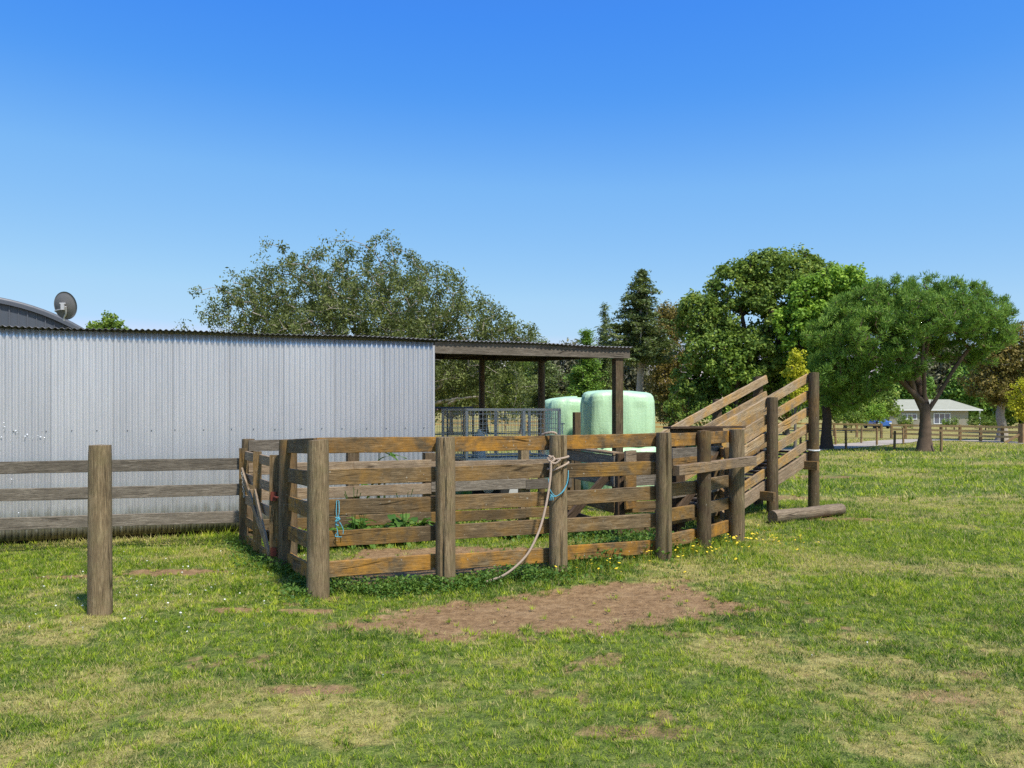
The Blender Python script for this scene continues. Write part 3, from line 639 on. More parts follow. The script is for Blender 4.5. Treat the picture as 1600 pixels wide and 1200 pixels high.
tag(m.build('twine', M['twine'], None, None, True), 'loop of blue twine hanging on the roped fence post', 'twine')
rz = 7.72
m = MB(); m.tube(spl([P(526, 783, rz-.05), P(525.5, 800, rz-.07), P(526.5, 812, rz-.07), P(524, 820, rz-.07), P(527, 828, rz-.07), P(528, 840, rz-.07)]), .0045, 6, False)
m.tube(spl([P(529.5, 783, rz-.05), P(530, 800, rz-.07), P(528, 812, rz-.07), P(532, 818, rz-.07), P(536, 827, rz-.06), P(536, 834, rz-.06)]), .0045, 6, False)
m.tube(spl([P(524, 809, rz-.08), P(531, 811, rz-.09), P(524, 815, rz-.09), P(530, 808, rz-.08), P(525, 819, rz-.08), P(529, 821, rz-.08)]), .006, 6)
m.tube(spl([P(526, 783, rz-.05), P(527, 781.5, rz), P(529.5, 783, rz-.05)]), .0045, 6, False)
m.tube(spl([P(527, 832, rz-.07), P(524, 838, rz-.07), P(534, 839, rz-.08)]), .004, 6, False)
tag(m.build('twine', M['twine'], None, None, True), 'knotted blue twine dangling over the middle rail by the corner post', 'twine')
# ------------------------------------------------------------------ shed
sh = thing('iron_shed', (*WEND[:2], 0), 'long corrugated iron shed with an open roofed bay at its right end', 'shed')
def corr(L, H, pitch=.0762, amp=.0140, seg=8, nz=2, dent=False):
    nxx = int(L/pitch*seg)+1; xs_ = np.linspace(0, L, nxx); zs_ = np.linspace(0, H, nz); Xc, Zc = np.meshgrid(xs_, zs_)
    Yc = amp*np.cos(2*np.pi*Xc/pitch)+.010*np.sin(Xc*1.1)+.003*(vnoise(Xc*1.3, Zc*2, 6)-.5)
    Yc = Yc+.0022*(np.floor(Xc/.762) % 2)
    i = np.arange(nxx*nz).reshape(nz, nxx); Fq = np.stack([i[:-1, :-1], i[:-1, 1:], i[1:, 1:], i[1:, :-1]], -1).reshape(-1, 4)
    return Xc, Yc, Zc, Fq
LW = (WEND-WALL0).length+4.0; Hw = 2.825
Xc, Yc, Zc, Fq = corr(LW, Hw, nz=26)
me = mesh_np('wall', np.stack([Xc, Yc, Zc], -1).reshape(-1, 3), Fq)
Rw = Matrix((U, Vv, Vector((0, 0, 1)))).transposed().to_4x4(); org = WALL0-U*4.0
Ww = Matrix.Translation((org.x, org.y, .0)) @ Rw
wo = finish('wall', me, M['zinc'], sh, Ww, True); so_ = wo.modifiers.new('s', 'SOLIDIFY'); so_.thickness = .0015
LE = 3.5; Xc, Yc, Zc, Fq = corr(LE, 2.85, nz=4)
e0 = WEND+Vv*.02-U*.01; We = Matrix.Translation((e0.x, e0.y, -.045)) @ Matrix((Vv, -U, Vector((0, 0, 1)))).transposed().to_4x4()
finish('wall', mesh_np('wall', np.stack([Xc, Yc, Zc], -1).reshape(-1, 3), Fq), M['zinc'], sh, We, True)
def wl(u, v, z): q = WALL0+U*u+Vv*v; return Vector((q.x, q.y, z))
m = MB(); m.box(wl(1.0, .30, -.06), (9.9, .45, .34), Rw.to_3x3()); m.build('footing_gap', M['gap_shade'], sh)  # dark block behind the sheet bottoms, painted as the shaded foundation gap
m = MB(); m.box(wl(5.95, -.012, 1.38), (.035, .035, 2.8), Rw.to_3x3()); m.build('corner_flashing', M['zinc'], sh)
# screws and dents
m = MB()
for z in (1.46, .28):
    u = -3.8
    while u < 5.9:
        uu = round(u/.0762)*.0762; q = wl(uu, -.016+.010*math.sin((uu+4)*1.1), z+random.uniform(-.006, .006))
        m.tube([q, q-Vv*.008], [.009, .006], 6); u += .305+random.choice((0, 0, .076))
m.build('screws', M['steel_dark'], sh)['kind'] = 'stuff'
M['torn'] = plain('bare_torn_metal', (.75, .77, .8), .35, .3); m = MB()
for (px, py) in ((7, 661), (8, 667), (25, 673), (40, 682), (43, 679), (50, 683), (52, 684), (60, 681), (64, 683), (70, 684), (3, 683), (19, 749), (30, 801), (28, 676)):
    q = P(px, py, 10.0); u = (q.x/q.y)
    t = (u*WALL0.y-WALL0.x)/(U.x-u*U.y); zc = CAMH-(py-HZ)/F*(WALL0.y+U.y*t)
    c = wl(t, -.022, zc); i = len(m.v); s = random.uniform(.008, .018)
    for k_ in range(5): a_ = 6.283*k_/5+random.random(); m.v.append(tuple(c+U*math.cos(a_)*s*random.uniform(.5, 1)+Vector((0, 0, math.sin(a_)*s*random.uniform(.5, 1)))-Vv*random.uniform(0, .02)))
    m.v.append(tuple(c-Vv*.02)); [m.f.append((i+k_, i+(k_+1) % 5, i+5)) for k_ in range(5)]
    m.build('torn_patch', M['torn'], sh); m = MB()
# roof: corrugations run back from the long edge
LR = (BEND-WALL0).length+4.1
Xc, Yc, Zc, Fq = corr(LR, 3.75, pitch=.0762, amp=.0095, nz=8); Yc = .0105*np.cos(2*np.pi*Xc/.0762)
sagc = -.014*np.sin(Xc*.55)
me = mesh_np('roof', np.stack([Xc, Zc, Yc+sagc+.026*Zc+.008*np.sin(Xc*2.3)], -1).reshape(-1, 3), Fq)
q = WALL0-U*4.0-Vv*.09; Wr = Matrix.Translation((q.x, q.y, 2.865)) @ Rw
ro = finish('roof', me, M['zinc_dark'], sh, Wr, True); s_ = ro.modifiers.new('s', 'SOLIDIFY'); s_.thickness = .004
lu = (WEND-WALL0).length; lb = (BEND-WALL0).length
rail(sh, wl(lu+.02, -.01, 2.745), wl(lb+.06, -.01, 2.745), .185, .05, 'rail_grey', 'beam')
rail(sh, wl(lu+.02, 3.3, 2.845), wl(lb-.05, 3.3, 2.845), .14, .05, 'rail_dark', 'beam')
for u in (lu+.08, lu+1.2, lu+2.3, lb-.1): rail(sh, wl(u, .05, 2.74), wl(u, 3.25, 2.84), .1, .05, 'rail_dark', 'rafter')
for u in (-2, 1, 4, lu-.1): rail(sh, wl(u, .1, 2.7), wl(u, 3.25, 2.80), .1, .05, 'rail_dark', 'rafter')
for u, v, r_ in ((lb-.13, .07, .075), ): 
    q = wl(u, v, 0); spost(sh, q.x, q.y, 2.655, .15, 'post_brown', 'post', 22)
for px, Z_, r_ in ((846, 17.25, .078), (753, 16.75, .062)):
    x_, y_ = XY(px, Z_); rpost(sh, x_, y_, 2.78, r_, 'post_brown', 'post')
# hoop barn behind with seams on its end wall
hb = thing('hoop_barn', (*XY(-52, 20), 0), 'dark grey round-roofed barn rising behind the iron shed', 'barn')
bx, by = XY(-52, 20); R0 = 4.87; cz = -.27; RB = Matrix.Translation((bx, by, 0)) @ Matrix.Rotation(math.radians(33), 4, 'Z') @ Matrix.Translation((-bx, -by, 0))
m = MB(); N_ = 64
ring_ = [(bx+R0*math.cos(math.pi*i/N_), cz+R0*math.sin(math.pi*i/N_)) for i in range(N_+1)]
for i in range(N_):
    a_, b_ = ring_[i], ring_[i+1]; j = len(m.v); m.v += [(a_[0], by, a_[1]), (b_[0], by, b_[1]), (b_[0], by, cz), (a_[0], by, cz)]; m.f.append((j, j+1, j+2, j+3))
m.build('end_wall', M['darkmetal'], hb, RB)
m = MB()
for k_ in range(-11, 12):
    x_ = bx+k_*.245*1.0+.05
    x_ = bx+k_*.40+.1; zt = cz+math.sqrt(max(0, R0**2-(x_-bx)**2)); m.box((x_, by-.015, (zt+cz)/2-.03), (.03, .03, zt-cz-.06))
    x_ += .2; zt = cz+math.sqrt(max(0, R0**2-(x_-bx)**2)); m.box((x_, by-.010, (zt+cz)/2-.03), (.022, .02, zt-cz-.06))
m.build('wall_seams', M['trimmetal'], hb, RB)
m = MB()
for i in range(N_):
    a_, b_ = math.pi*i/N_, math.pi*(i+1)/N_; j = len(m.v)
    for (r_, yy) in ((R0+.05, by-.10), (R0+.05, by+9), (R0-.02, by-.10), (R0-.10, by-.10)):
        m.v += [(bx+r_*math.cos(a_), yy, cz+r_*math.sin(a_)), (bx+r_*math.cos(b_), yy, cz+r_*math.sin(b_))]
    m.f += [(j, j+1, j+3, j+2), (j, j+4, j+5, j+1), (j+4, j+6, j+7, j+5)]
m.build('roof', M['trimmetal'], hb, RB, True)
# satellite dish
dc = P(102.5, 477.5, 19.8); ds = thing('satellite_dish', P(101, 500, 19.8), 'round grey satellite dish on the curved roof edge of the dark barn', 'satellite dish')
m = MB(); rr = .335; nr, na = 7, 36; rings = []
Rd = Matrix.Rotation(math.radians(-12), 3, 'Z') @ Matrix.Rotation(math.radians(10), 3, 'X')
for side in (0, 1):
    for i in range(nr+1):
        r_ = rr*i/nr; dd = .075*(1-(i/nr)**2)
        for j in range(na):
            a_ = 6.283185*j/na; v_ = Rd @ Vector((r_*math.cos(a_)*.98, -dd-side*.006, r_*math.sin(a_)*1.03)); m.v.append(tuple(dc+v_))
for side in (0, 1):
    o0 = side*(nr+1)*na
    for i in range(nr):
        for j in range(na):
            a_ = o0+i*na+j; b_ = o0+i*na+(j+1) % na; m.f.append((a_, b_, b_+na, a_+na))
for j in range(na): a_ = nr*na+j; b_ = nr*na+(j+1) % na; o0 = (nr+1)*na; m.f.append((a_, b_, b_+o0, a_+o0))
refl = m.build('reflector', M['dish'], ds, None, True)
m = MB(); m.tube(spl([P(100, 501, 19.82), P(100.5, 496, 19.8), P(103, 490, 19.75), P(102.5, 479, 19.68)]), .022, 8); m.build('mast', M['steel'], ds)
m = MB(); m.box(dc+Vector((0, -.11, -.04)), (.08, .08, .16)); m.box(dc+Vector((0, -.13, .04)), (.14, .03, .03)); m.build('bracket', M['steel'], refl)
m = MB(); m.tube([dc+Vector((-.02, -.12, -.1)), dc+Vector((-.27, .0, -.13)), dc+Vector((-.35, .32, -.16))], .014, 6); m.box(dc+Vector((-.35, .34, -.15)), (.07, .1, .07)); m.build('feed_arm', M['steel'], refl)
# ------------------------------------------------------------------ trailer with mesh crate, mesh gate
TB = Vector((*XY(874, 15.2), 0)); TA = TB-U*1.86; TW = 1.45
tl = thing('stock_trailer', ((TA.x+TB.x)/2, (TA.y+TB.y)/2+.5, g(0, 15)), 'galvanised mesh crate trailer parked under the open bay roof', 'trailer')
R3 = Rw.to_3x3(); z0_, z1_ = .84, 1.75
def tp(u, v, z): q = TA+U*u+Vv*v; return Vector((q.x, q.y, z))
m = MB(); m.box(tp(.93, TW/2, .76), (1.9, TW, .10), R3); m.build('deck', M['steel_dark'], tl)
m = MB()
for v in (0, TW):
    for z in (z0_, z1_): m.box(tp(.93, v, z), (1.90, .045, .045), R3)
    for u in (0, 1.12, 1.86): m.box(tp(u, v, (z0_+z1_)/2), (.045, .045, z1_-z0_), R3)
for u in (0, 1.86):
    for z in (z0_, z1_): m.box(tp(u, TW/2, z), (.04, TW, .04), R3)
crf = m.build('crate_frame', M['steel'], tl)
m = MB()
for v in (0.0, TW):
    for k_ in range(1, 24): m.tube([tp(k_*1.86/24, v, z0_), tp(k_*1.86/24, v, z1_)], .0052, 4, False)
    for k_ in range(1, 10): m.tube([tp(0, v+.006, z0_+k_*.092), tp(1.86, v+.006, z0_+k_*.092)], .0052, 4, False)
for u in (0, 1.86):
    for k_ in range(1, 16): m.tube([tp(u, k_*TW/16, z0_), tp(u, k_*TW/16, z1_)], .0052, 4, False)
    for k_ in range(1, 10): m.tube([tp(u, 0, z0_+k_*.092), tp(u, TW, z0_+k_*.092)], .0052, 4, False)
m.build('mesh_panel', M['steel'], crf)
m = MB(); q = tp(1.92, 0, 1.5); m.tube([q, q+Vector((0, 0, -.22))], .012, 6); m.tube([q+Vector((-.05, 0, -.02)), q+Vector((.05, 0, -.02))], .012, 6); m.build('latch', M['steel'], tl)
for v in (-.02, TW+.02):
    q = tp(.93, v, g(0, 15)+.30); m = MB(); m.tube([q-Vv*.09, q-Vv*.06, q+Vv*.06, q+Vv*.09], [.26, .30, .30, .26], 24); wz = m.build('wheel', M['rubber'], tl)
    m = MB(); m.tube([q-Vv*.1, q+Vv*.1], .15, 16); m.build('rim', M['steel'], wz)
m = MB(); m.tube([tp(0, .3, .74), tp(-.9, TW/2, .6)], .03, 6); m.tube([tp(0, TW-.3, .74), tp(-.9, TW/2, .6)], .03, 6); m.tube([tp(-.85, TW/2, .6), tp(-.85, TW/2, g(-1.4, 15))], .025, 6); m.build('drawbar', M['steel_dark'], tl)
jc = P(749, 690, 15.1); m = MB(); prof_ = [(0, .105), (.02, .12), (.36, .12), (.45, .10), (.50, .05), (.55, .035), (.56, .035)]
m.tube([Vector((jc.x, jc.y, .815+h_)) for h_, _ in prof_], [r_ for _, r_ in prof_], 18)
m.tube(spl([Vector((jc.x+.10, jc.y, 1.19)), Vector((jc.x+.15, jc.y, 1.26)), Vector((jc.x+.06, jc.y, 1.33))]), .015, 6)
tag(m.build('plastic_jug', M['white'], None, None, True), 'white plastic drum standing inside the mesh crate', 'jug')
mg = thing('mesh_gate', (*XY(708, 16.2), 0), 'dark wire mesh gate standing between the iron wall and the crate', 'gate')
GA = Vector((*XY(664, 15.9), 0)); GB = Vector((*XY(739, 16.35), 0)); dG = GB-GA
m = MB()
for z in (.45, 1.78): m.tube([GA+Vector((0, 0, z)), GB+Vector((0, 0, z))], .022, 8)
for s in (0, .46, .8, 1): m.tube([GA+dG*s+Vector((0, 0, g(-1, 16)-.05 if s in (0, 1) else .45)), GA+dG*s+Vector((0, 0, 1.78))], .02, 8)
m.build('frame', M['steel_dark'], mg)
m = MB()
for k_ in range(1, 20): m.tube([GA+dG*k_/20+Vector((0, 0, .45)), GA+dG*k_/20+Vector((0, 0, 1.78))], .003, 4, False)
for k_ in range(1, 14): m.tube([GA+Vector((0, 0, .45+k_*.095)), GB+Vector((0, 0, .45+k_*.095))], .003, 4, False)
m.build('mesh_panel', M['steel_dark'], mg)
o = spost(None, *XY(901, 13.1), 1.75-4/F*13.1, .105, 'post_brown', 'rusty_post', 20); tag(o, 'short reddish brown square post in front of the green bales', 'post')
# ------------------------------------------------------------------ wrapped bales
def bale(x, y, z0, rx, ry, h, rz, label, seed):
    m = MB(); n = 64; prof = [(0, .0), (.0, .80), (.02, .93), (.09, .99), (.3, 1.01), (.6, 1.0), (.82, .985), (.92, .955), (.97, .90), (.995, .80), (1.015, .5), (1.02, .0)]
    pr2 = []
    for i in range(len(prof)-1):
        for k in range(3): t = k/3; pr2.append((prof[i][0]*(1-t)+prof[i+1][0]*t, prof[i][1]*(1-t)+prof[i+1][1]*t))
    pr2.append(prof[-1])
    for (hh, f) in pr2:
        for j in range(n):
            a = 6.283185*j/n; c, s = math.cos(a), math.sin(a); e = (abs(c)**3.8+abs(s)**3.8)**(-1/3.8)
            pl = 1+.045*(float(vnoise(j*.55+seed*7, hh*1.4, seed))-.5)*2*(.3+f)+(.09*(float(vnoise(j*.8+seed, 3, 5))-.5) if hh > .8 and f > .5 else 0)
            zz = hh*h+(.03*math.sin(a*3+seed)+.05*(float(vnoise(c*2+seed, s*2, 2))-.5))*(1 if hh > .5 else 0)
            m.v.append((rx*f*e*c*pl, ry*f*e*s*pl, zz))
    for i in range(len(pr2)-1):
        for j in range(n): a = i*n+j; b = i*n+(j+1) % n; m.f.append((a, b, b+n, a+n))
    o = m.build('hay_bale', M['bale'], None, Matrix.Translation((x, y, z0)) @ Matrix.Rotation(rz, 4, 'Z'), True)
    return tag(o, label, 'hay bale', 'green plastic wrapped bales behind the yard')
zb = g(1.8, 17.8)
x1, y1 = XY(961, 17.9); x2, y2 = XY(902, 19.6)
bale(x1+.03, y1, zb+1.08, .76, .72, 1.17, .1, 'big pale green wrapped bale on top, nearest the bay end post', 1)
bale(x2, y2, zb+1.05, .82, .72, 1.07, .15, 'upper green bale partly tucked behind the bigger top one', 2)
bale(x1+.14, y1, zb-.02, .80, .75, 1.08, .06, 'bottom green bale carrying the big one, glimpsed through the rails', 3)
bale(x2+.05, y2, zb-.02, .80, .74, 1.06, .1, 'lower rear green bale under the smaller upper one', 4)
# ------------------------------------------------------------------ far fences
def far_fence(name, label, pts, h, rails_z, step, rmat='far_rail'):
    t = thing(name, (pts[0][0], pts[0][1], g(*pts[0])), label, 'fence'); k = 0; posts = []
    for i in range(len(pts)-1):
        a = Vector(pts[i]); b = Vector(pts[i+1]); n = max(1, round((b-a).length/step))
        for j in range(n+(i == len(pts)-2)): posts.append(a.lerp(b, j/n))
    for q in posts:
        z = g(q.x, q.y); m = MB(); m.box((0, 0, h/2-.1), (.15, .15, h+.2)); m.build('post', M['far_post'], t, Matrix.Translation((q.x, q.y, z)))
    for i in range(len(posts)-1):
        for z in rails_z:
            a, b = posts[i], posts[i+1]; a2, b2 = off2(a, b, -.09); rail(t, (*a2, g(*a)+z), (*b2, g(*b)+z), .15, .04, rmat, 'rail')
    return t, posts
pR = [XY(1640, 50), XY(1500, 56), XY(1415, 60), XY(1393, 61)]
tR, psR = far_fence('paddock_fence', 'three-rail orange timber fence on the far side of the gravel drive', pR, 1.12, (1.02, .70, .38), 1.75)
pLf = [XY(1377, 62), XY(1270, 69), XY(1015, 76), XY(860, 84), XY(660, 92)]
far_fence('paddock_fence', 'long orange rail fence across the far paddock behind the yard', pLf, 1.12, (1.02, .62), 2.6)
q = XY(1597, 51.0); spo = thing('strainer_post', (*q, g(*q)), 'thick fence end post with a slanting stay at the frame edge', 'post')
spost(spo, *q, g(*q)+1.25, .32, 'far_post', 'post'); rail(spo, (q[0]-1.1, q[1], g(*q)+.05), (q[0]-.1, q[1], g(*q)+.62), .14, .1, 'far_post', 'stay')
for (lab, lst) in (('near row of thin wooden posts strung with wire beside the drive', ((1251, 701.5), (1322, 702), (1397.5, 703.7), (1470.6, 706), (1560, 709))), ('back row of thin wooden posts strung with wire across the drive', ((1260, 696), (1305.7, 695.6), (1345.6, 693), (1370, 696), (1411.5, 695)))):
    qs = [XY(px, zfor(py, px)) for px, py in lst]; wf = thing('wire_fence', (*qs[1], g(*qs[1])), lab, 'fence')
    lst_ = qs if lst[0][0] != 1251 else qs[:4]
    for (x_, y_) in lst_: rpost(wf, x_, y_, g(x_, y_)+1.0+random.uniform(-.05, .08), .062, 'far_post', 'post', n=10, lean=(random.uniform(-.03, .03), 0))
    m = MB()
    for hz in (.35, .6, .85): m.tube([(x_, y_, g(x_, y_)+hz) for x_, y_ in lst_], .006, 3, False)
    m.build('wire', M['steel_dark'], wf)
# ------------------------------------------------------------------ house, car
HZ_ = 108.0; hx0, hx1 = (1389-800)/F*HZ_, (1513-800)/F*HZ_; hb_ = -.66; ev = 1.75; 
hs = thing('farmhouse', ((hx0+hx1)/2, HZ_, hb_), 'low cream weatherboard house with pale roof beyond the far fence', 'house')
M['cream'] = None; n = NT('cream_weatherboard'); wv = n.new('ShaderNodeTexWave'); wv.bands_direction = 'Z'; wv.wave_profile = 'SAW'; n.put(wv.inputs['Vector'], n.pos()); wv.inputs['Scale'].default_value = 1.6
n.bump(wv.outputs['Fac'], .8, .05); c = n.mix(n.noise(n.pos(), 1.2, 3), (.30, .285, .225), (.38, .36, .29)); M['cream'] = n.done(c, .8)
n = NT('pale_tile_roof'); wv = n.new('ShaderNodeTexWave'); wv.bands_direction = 'X'; n.put(wv.inputs['Vector'], n.pos()); wv.inputs['Scale'].default_value = 1.0
c = n.mix(n.noise(n.pos(), 2, 4), (.27, .275, .20), (.40, .40, .31)); n.bump(wv.outputs['Fac'], .5, .05); M['tile'] = n.done(c, .8)
m = MB(); m.box(((hx0+hx1)/2, HZ_+4, (hb_+ev)/2), (hx1-hx0, 8, ev-hb_)); m.build('wall', M['cream'], hs)
m = MB(); rx0, rx1 = hx0-.3, (1530-800)/F*HZ_+.2
v0 = [(rx0, HZ_-.5, ev), (rx1, HZ_-.5, ev), (rx1-2.0, HZ_+4, ev+1.42), (rx0+2.6, HZ_+4, ev+1.42), (rx0, HZ_+8.5, ev), (rx1, HZ_+8.5, ev)]
m.v = v0; m.f = [(0, 1, 2, 3), (4, 3, 2, 5), (0, 3, 4), (1, 5, 2), (0, 4, 5, 1)]; m.build('roof', M['tile'], hs)
m = MB(); m.box(((rx0+rx1)/2, HZ_-.52, ev-.06), (rx1-rx0, .08, .14)); m.build('fascia', M['white'], hs)
M['glass'] = plain('dark_glass', (.10, .12, .17), .15, 0, .1, 3, .8)
for (a_, b_, t_, bt) in ((1410, 1432, 647, 655), (1459, 1484, 646, 662)):
    xa, xb = (a_-800)/F*HZ_, (b_-800)/F*HZ_; za, zb_ = 1.75-(bt-HZ)/F*HZ_, 1.75-(t_-HZ)/F*HZ_
    m = MB(); nW = 3
    for k_ in range(nW+1): m.box((xa+(xb-xa)*k_/nW, HZ_-.04, (za+zb_)/2), (.09, .08, zb_-za+.1))
    for z in (za, zb_): m.box(((xa+xb)/2, HZ_-.045, z), (xb-xa+.1, .09, .09))
    wdw = m.build('window', M['white'], hs); m = MB(); m.box(((xa+xb)/2, HZ_-.01, (za+zb_)/2), (xb-xa, .03, zb_-za)); m.build('pane', M['glass'], wdw)
for x_ in (rx1-.3,): m = MB(); m.box((x_, HZ_-.3, (hb_+ev)/2), (.15, .15, ev-hb_)); m.build('porch_post', M['white'], hs)
m = MB(); m.box(((hx1+rx1)/2, HZ_+7, (hb_+ev)/2), (rx1-hx1, .2, ev-hb_)); m.build('carport_wall', M['post_dark'], hs)
M['blue'] = plain('blue_car_paint', (.04, .14, .45), .3, .1, .05, 2, .6)
cx_, cy_ = XY(1377, 98); czz = g(cx_, cy_)
cr_ = thing('parked_car', (cx_, cy_, czz), 'blue car parked beside the cream farmhouse', 'car')
m = MB(); m.box((cx_, cy_+1.2, czz+.62), (1.8, 4.2, .62)); o = m.build('body', M['blue'], cr_); bv = o.modifiers.new('b', 'BEVEL'); bv.width = .12; bv.segments = 3
m = MB(); q = (cx_, cy_+1.6, czz+.93); j = 0
m.v = [(q[0]+sx*wx, q[1]+yy, zz) for (wx, yy, zz) in ((.86, -1.4, czz+.92), (.68, -.7, czz+1.42), (.68, .9, czz+1.42), (.86, 1.6, czz+.92)) for sx in (-1, 1)]
m.f = [(0, 1, 3, 2), (2, 3, 5, 4), (4, 5, 7, 6), (0, 2, 4, 6), (1, 7, 5, 3), (0, 6, 7, 1)]; m.build('cabin', M['blue'], cr_)
m = MB(); m.v = [(q[0]+sx*wx, q[1]+yy-.02, zz) for (wx, yy, zz) in ((.78, -1.36, czz+.96), (.63, -.78, czz+1.38)) for sx in (-1, 1)]; m.f = [(0, 1, 3, 2)]; m.build('windscreen', M['glass'], cr_)
for sx in (-1, 1):
    m = MB(); m.box((cx_+sx*.68, cy_-.93, czz+.68), (.3, .08, .14)); m.build('headlight', M['white'], cr_)
    for yy in (0, 2.5): m = MB(); m.tube([(cx_+sx*.92, cy_+yy, czz+.32), (cx_+sx*.7, cy_+yy, czz+.32)], .32, 18); m.build('wheel', M['rubber'], cr_)
# ------------------------------------------------------------------ trees
def tubes_np(A, B, ra, rb, n=5):
    A = np.asarray(A); B = np.asarray(B); d = B-A; L = np.linalg.norm(d, axis=1); d /= np.maximum(L, 1e-6)[:, None]
    up = np.where(np.abs(d[:, 2:3]) > .9, np.array([[1., 0, 0]]), np.array([[0, 0, 1.]])); e1 = np.cross(d, up); e1 /= np.linalg.norm(e1, axis=1)[:, None]; e2 = np.cross(d, e1)
    k = len(A); V = np.zeros((k, 2*n, 3))
    for j in range(n):
        a = 2*np.pi*j/n; o = e1*math.cos(a)+e2*math.sin(a); V[:, j] = A+o*ra[:, None]; V[:, n+j] = B+o*rb[:, None]
    base = (np.arange(k)*2*n)[:, None]; Fq = []
    for j in range(n): Fq.append(base+np.array([[j, (j+1) % n, n+(j+1) % n, n+j]]))
    return V.reshape(-1, 3), np.concatenate(Fq, 0)
def grow(trunk, pts, r0, tip=.012, step=.8, rng=None, droop=0, expo=.5):
    nodes = [np.array(p, float) for p in trunk]; par = [-1]+list(range(len(trunk)-1)); base = nodes[0]
    pts = np.asarray(pts); o = np.argsort(np.linalg.norm(pts-nodes[-1], axis=1)); arr = np.zeros((len(trunk)+len(pts)*4+80, 3)); cnt = len(nodes); arr[:cnt] = nodes
    dead = 2; tips = []; top_ = nodes[-1]; nl = 8; tg = [int(rng.integers(len(pts)))]
    for _ in range(nl-1):
        dmin = np.min([np.linalg.norm(pts-pts[t_], axis=1) for t_ in tg], axis=0); tg.append(int(np.argmax(dmin)))
    for q_, t_ in enumerate(tg):
        s0 = len(trunk)-1-(q_ % 2); a = arr[s0].copy(); v = (pts[t_]-a)*.72; last = s0; L = np.linalg.norm(v)
        for s_ in range(1, 6):
            f = s_/5; q = a+v*f+np.array([0, 0, L*.10*math.sin(math.pi*f)])+rng.normal(size=3)*L*.018; arr[cnt] = q; par.append(last); last = cnt; cnt += 1
    for i in o:
        p = pts[i]; c = arr[dead:cnt]; dd = np.linalg.norm(c-p, axis=1)+.35*np.maximum(0, c[:, 2]-p[2]); j = int(np.argmin(dd))+dead
        a = arr[j]; L = np.linalg.norm(p-a); k = min(3, int(L/step)); last = j
        for s in range(1, k+1):
            q = a+(p-a)*s/(k+1)+rng.normal(size=3)*L*.05+np.array([0, 0, L*.08*math.sin(math.pi*s/(k+1))]); arr[cnt] = q; par.append(last); last = cnt; cnt += 1
        arr[cnt] = p; par.append(last); tips.append(cnt); cnt += 1
    w = np.zeros(cnt)
    for t_ in tips: w[t_] += 1
    for i in range(cnt-1, 0, -1):
        w[par[i]] += max(w[i], .0)
    w = np.maximum(w, 1); k0 = len(trunk); wm = w[k0:].max(); r = tip+(r0*.54-tip)*np.maximum(0, (w-1)/max(wm-1, 1))**.62
    ch = np.arange(k0, cnt); pa = np.array(par[k0:]); ra_ = np.where(pa < k0, r[ch]*1.1, np.minimum(r[pa], r[ch]*1.25))
    dd = arr[ch]-arr[pa]; return arr[pa]-dd*.03, arr[ch]+dd*.04, ra_, r[ch]
def crown_mesh(C, n_per, spread, L, W, rng, style='leaf', flat=1.0, up=.5, tvar=.5):
    K = len(C); ct = rng.random(K); n = K*n_per; cc = np.repeat(C, n_per, 0)
    off = rng.normal(size=(n, 3)); off /= np.linalg.norm(off, axis=1)[:, None]; off *= (rng.random(n)**.45)[:, None]*spread*(.6+.8*np.repeat(rng.random(K), n_per))[:, None]; off[:, 2] *= flat
    Pn = cc+off; Ls = L*(.6+.8*rng.random(n)); Ws = W*(.6+.8*rng.random(n))
    if style == 'needle':
        dr_ = off/np.maximum(np.linalg.norm(off, axis=1)[:, None], 1e-6)*.8+rng.normal(size=(n, 3))*.35; dr_[:, 2] += up; dr_ /= np.linalg.norm(dr_, axis=1)[:, None]
        s = np.cross(dr_, rng.normal(size=(n, 3))); s /= np.linalg.norm(s, axis=1)[:, None]; R3_ = np.stack([dr_, s, np.cross(dr_, s)], 2)
    elif style == 'spray':
        R3_ = frames(n, 1.6, rng)
    else:
        R3_ = frames(n, up, rng)
        outw = off/np.maximum(np.linalg.norm(off, axis=1)[:, None], 1e-6)
        N = R3_[:, :, 2]+.7*outw; N /= np.linalg.norm(N, axis=1)[:, None]; A = R3_[:, :, 0]-N*(R3_[:, :, 0]*N).sum(1)[:, None]; A /= np.linalg.norm(A, axis=1)[:, None]; R3_ = np.stack([A, np.cross(N, A), N], 2)
    V, Fq = quads(Pn, R3_, Ls, Ws)
    t = np.clip(np.repeat(ct, n_per)*tvar+(1-tvar)*rng.random(n), 0, 1); return V, Fq, np.repeat(t, 4)
def blob_pts(blobs, rng, dens, inner=.55, jit=.12):
    out = []
    for (x, y, z, rx, ry, rz) in blobs:
        k = int(dens*(rx*ry+rx*rz+ry*rz)/3*4)
        d = rng.normal(size=(k, 3)); d /= np.linalg.norm(d, axis=1)[:, None]
        lump = 1+jit*2*(vnoise(d[:, 0]*2.2+x, d[:, 1]*2.2+d[:, 2]*2.5+z, 3)-.5)
        rad = (inner+(1-inner)*rng.random(k)**.6)*lump; q = d*rad[:, None]*np.array([rx, ry, rz])+np.array([x, y, z]); out.append(q)
    return np.concatenate(out)
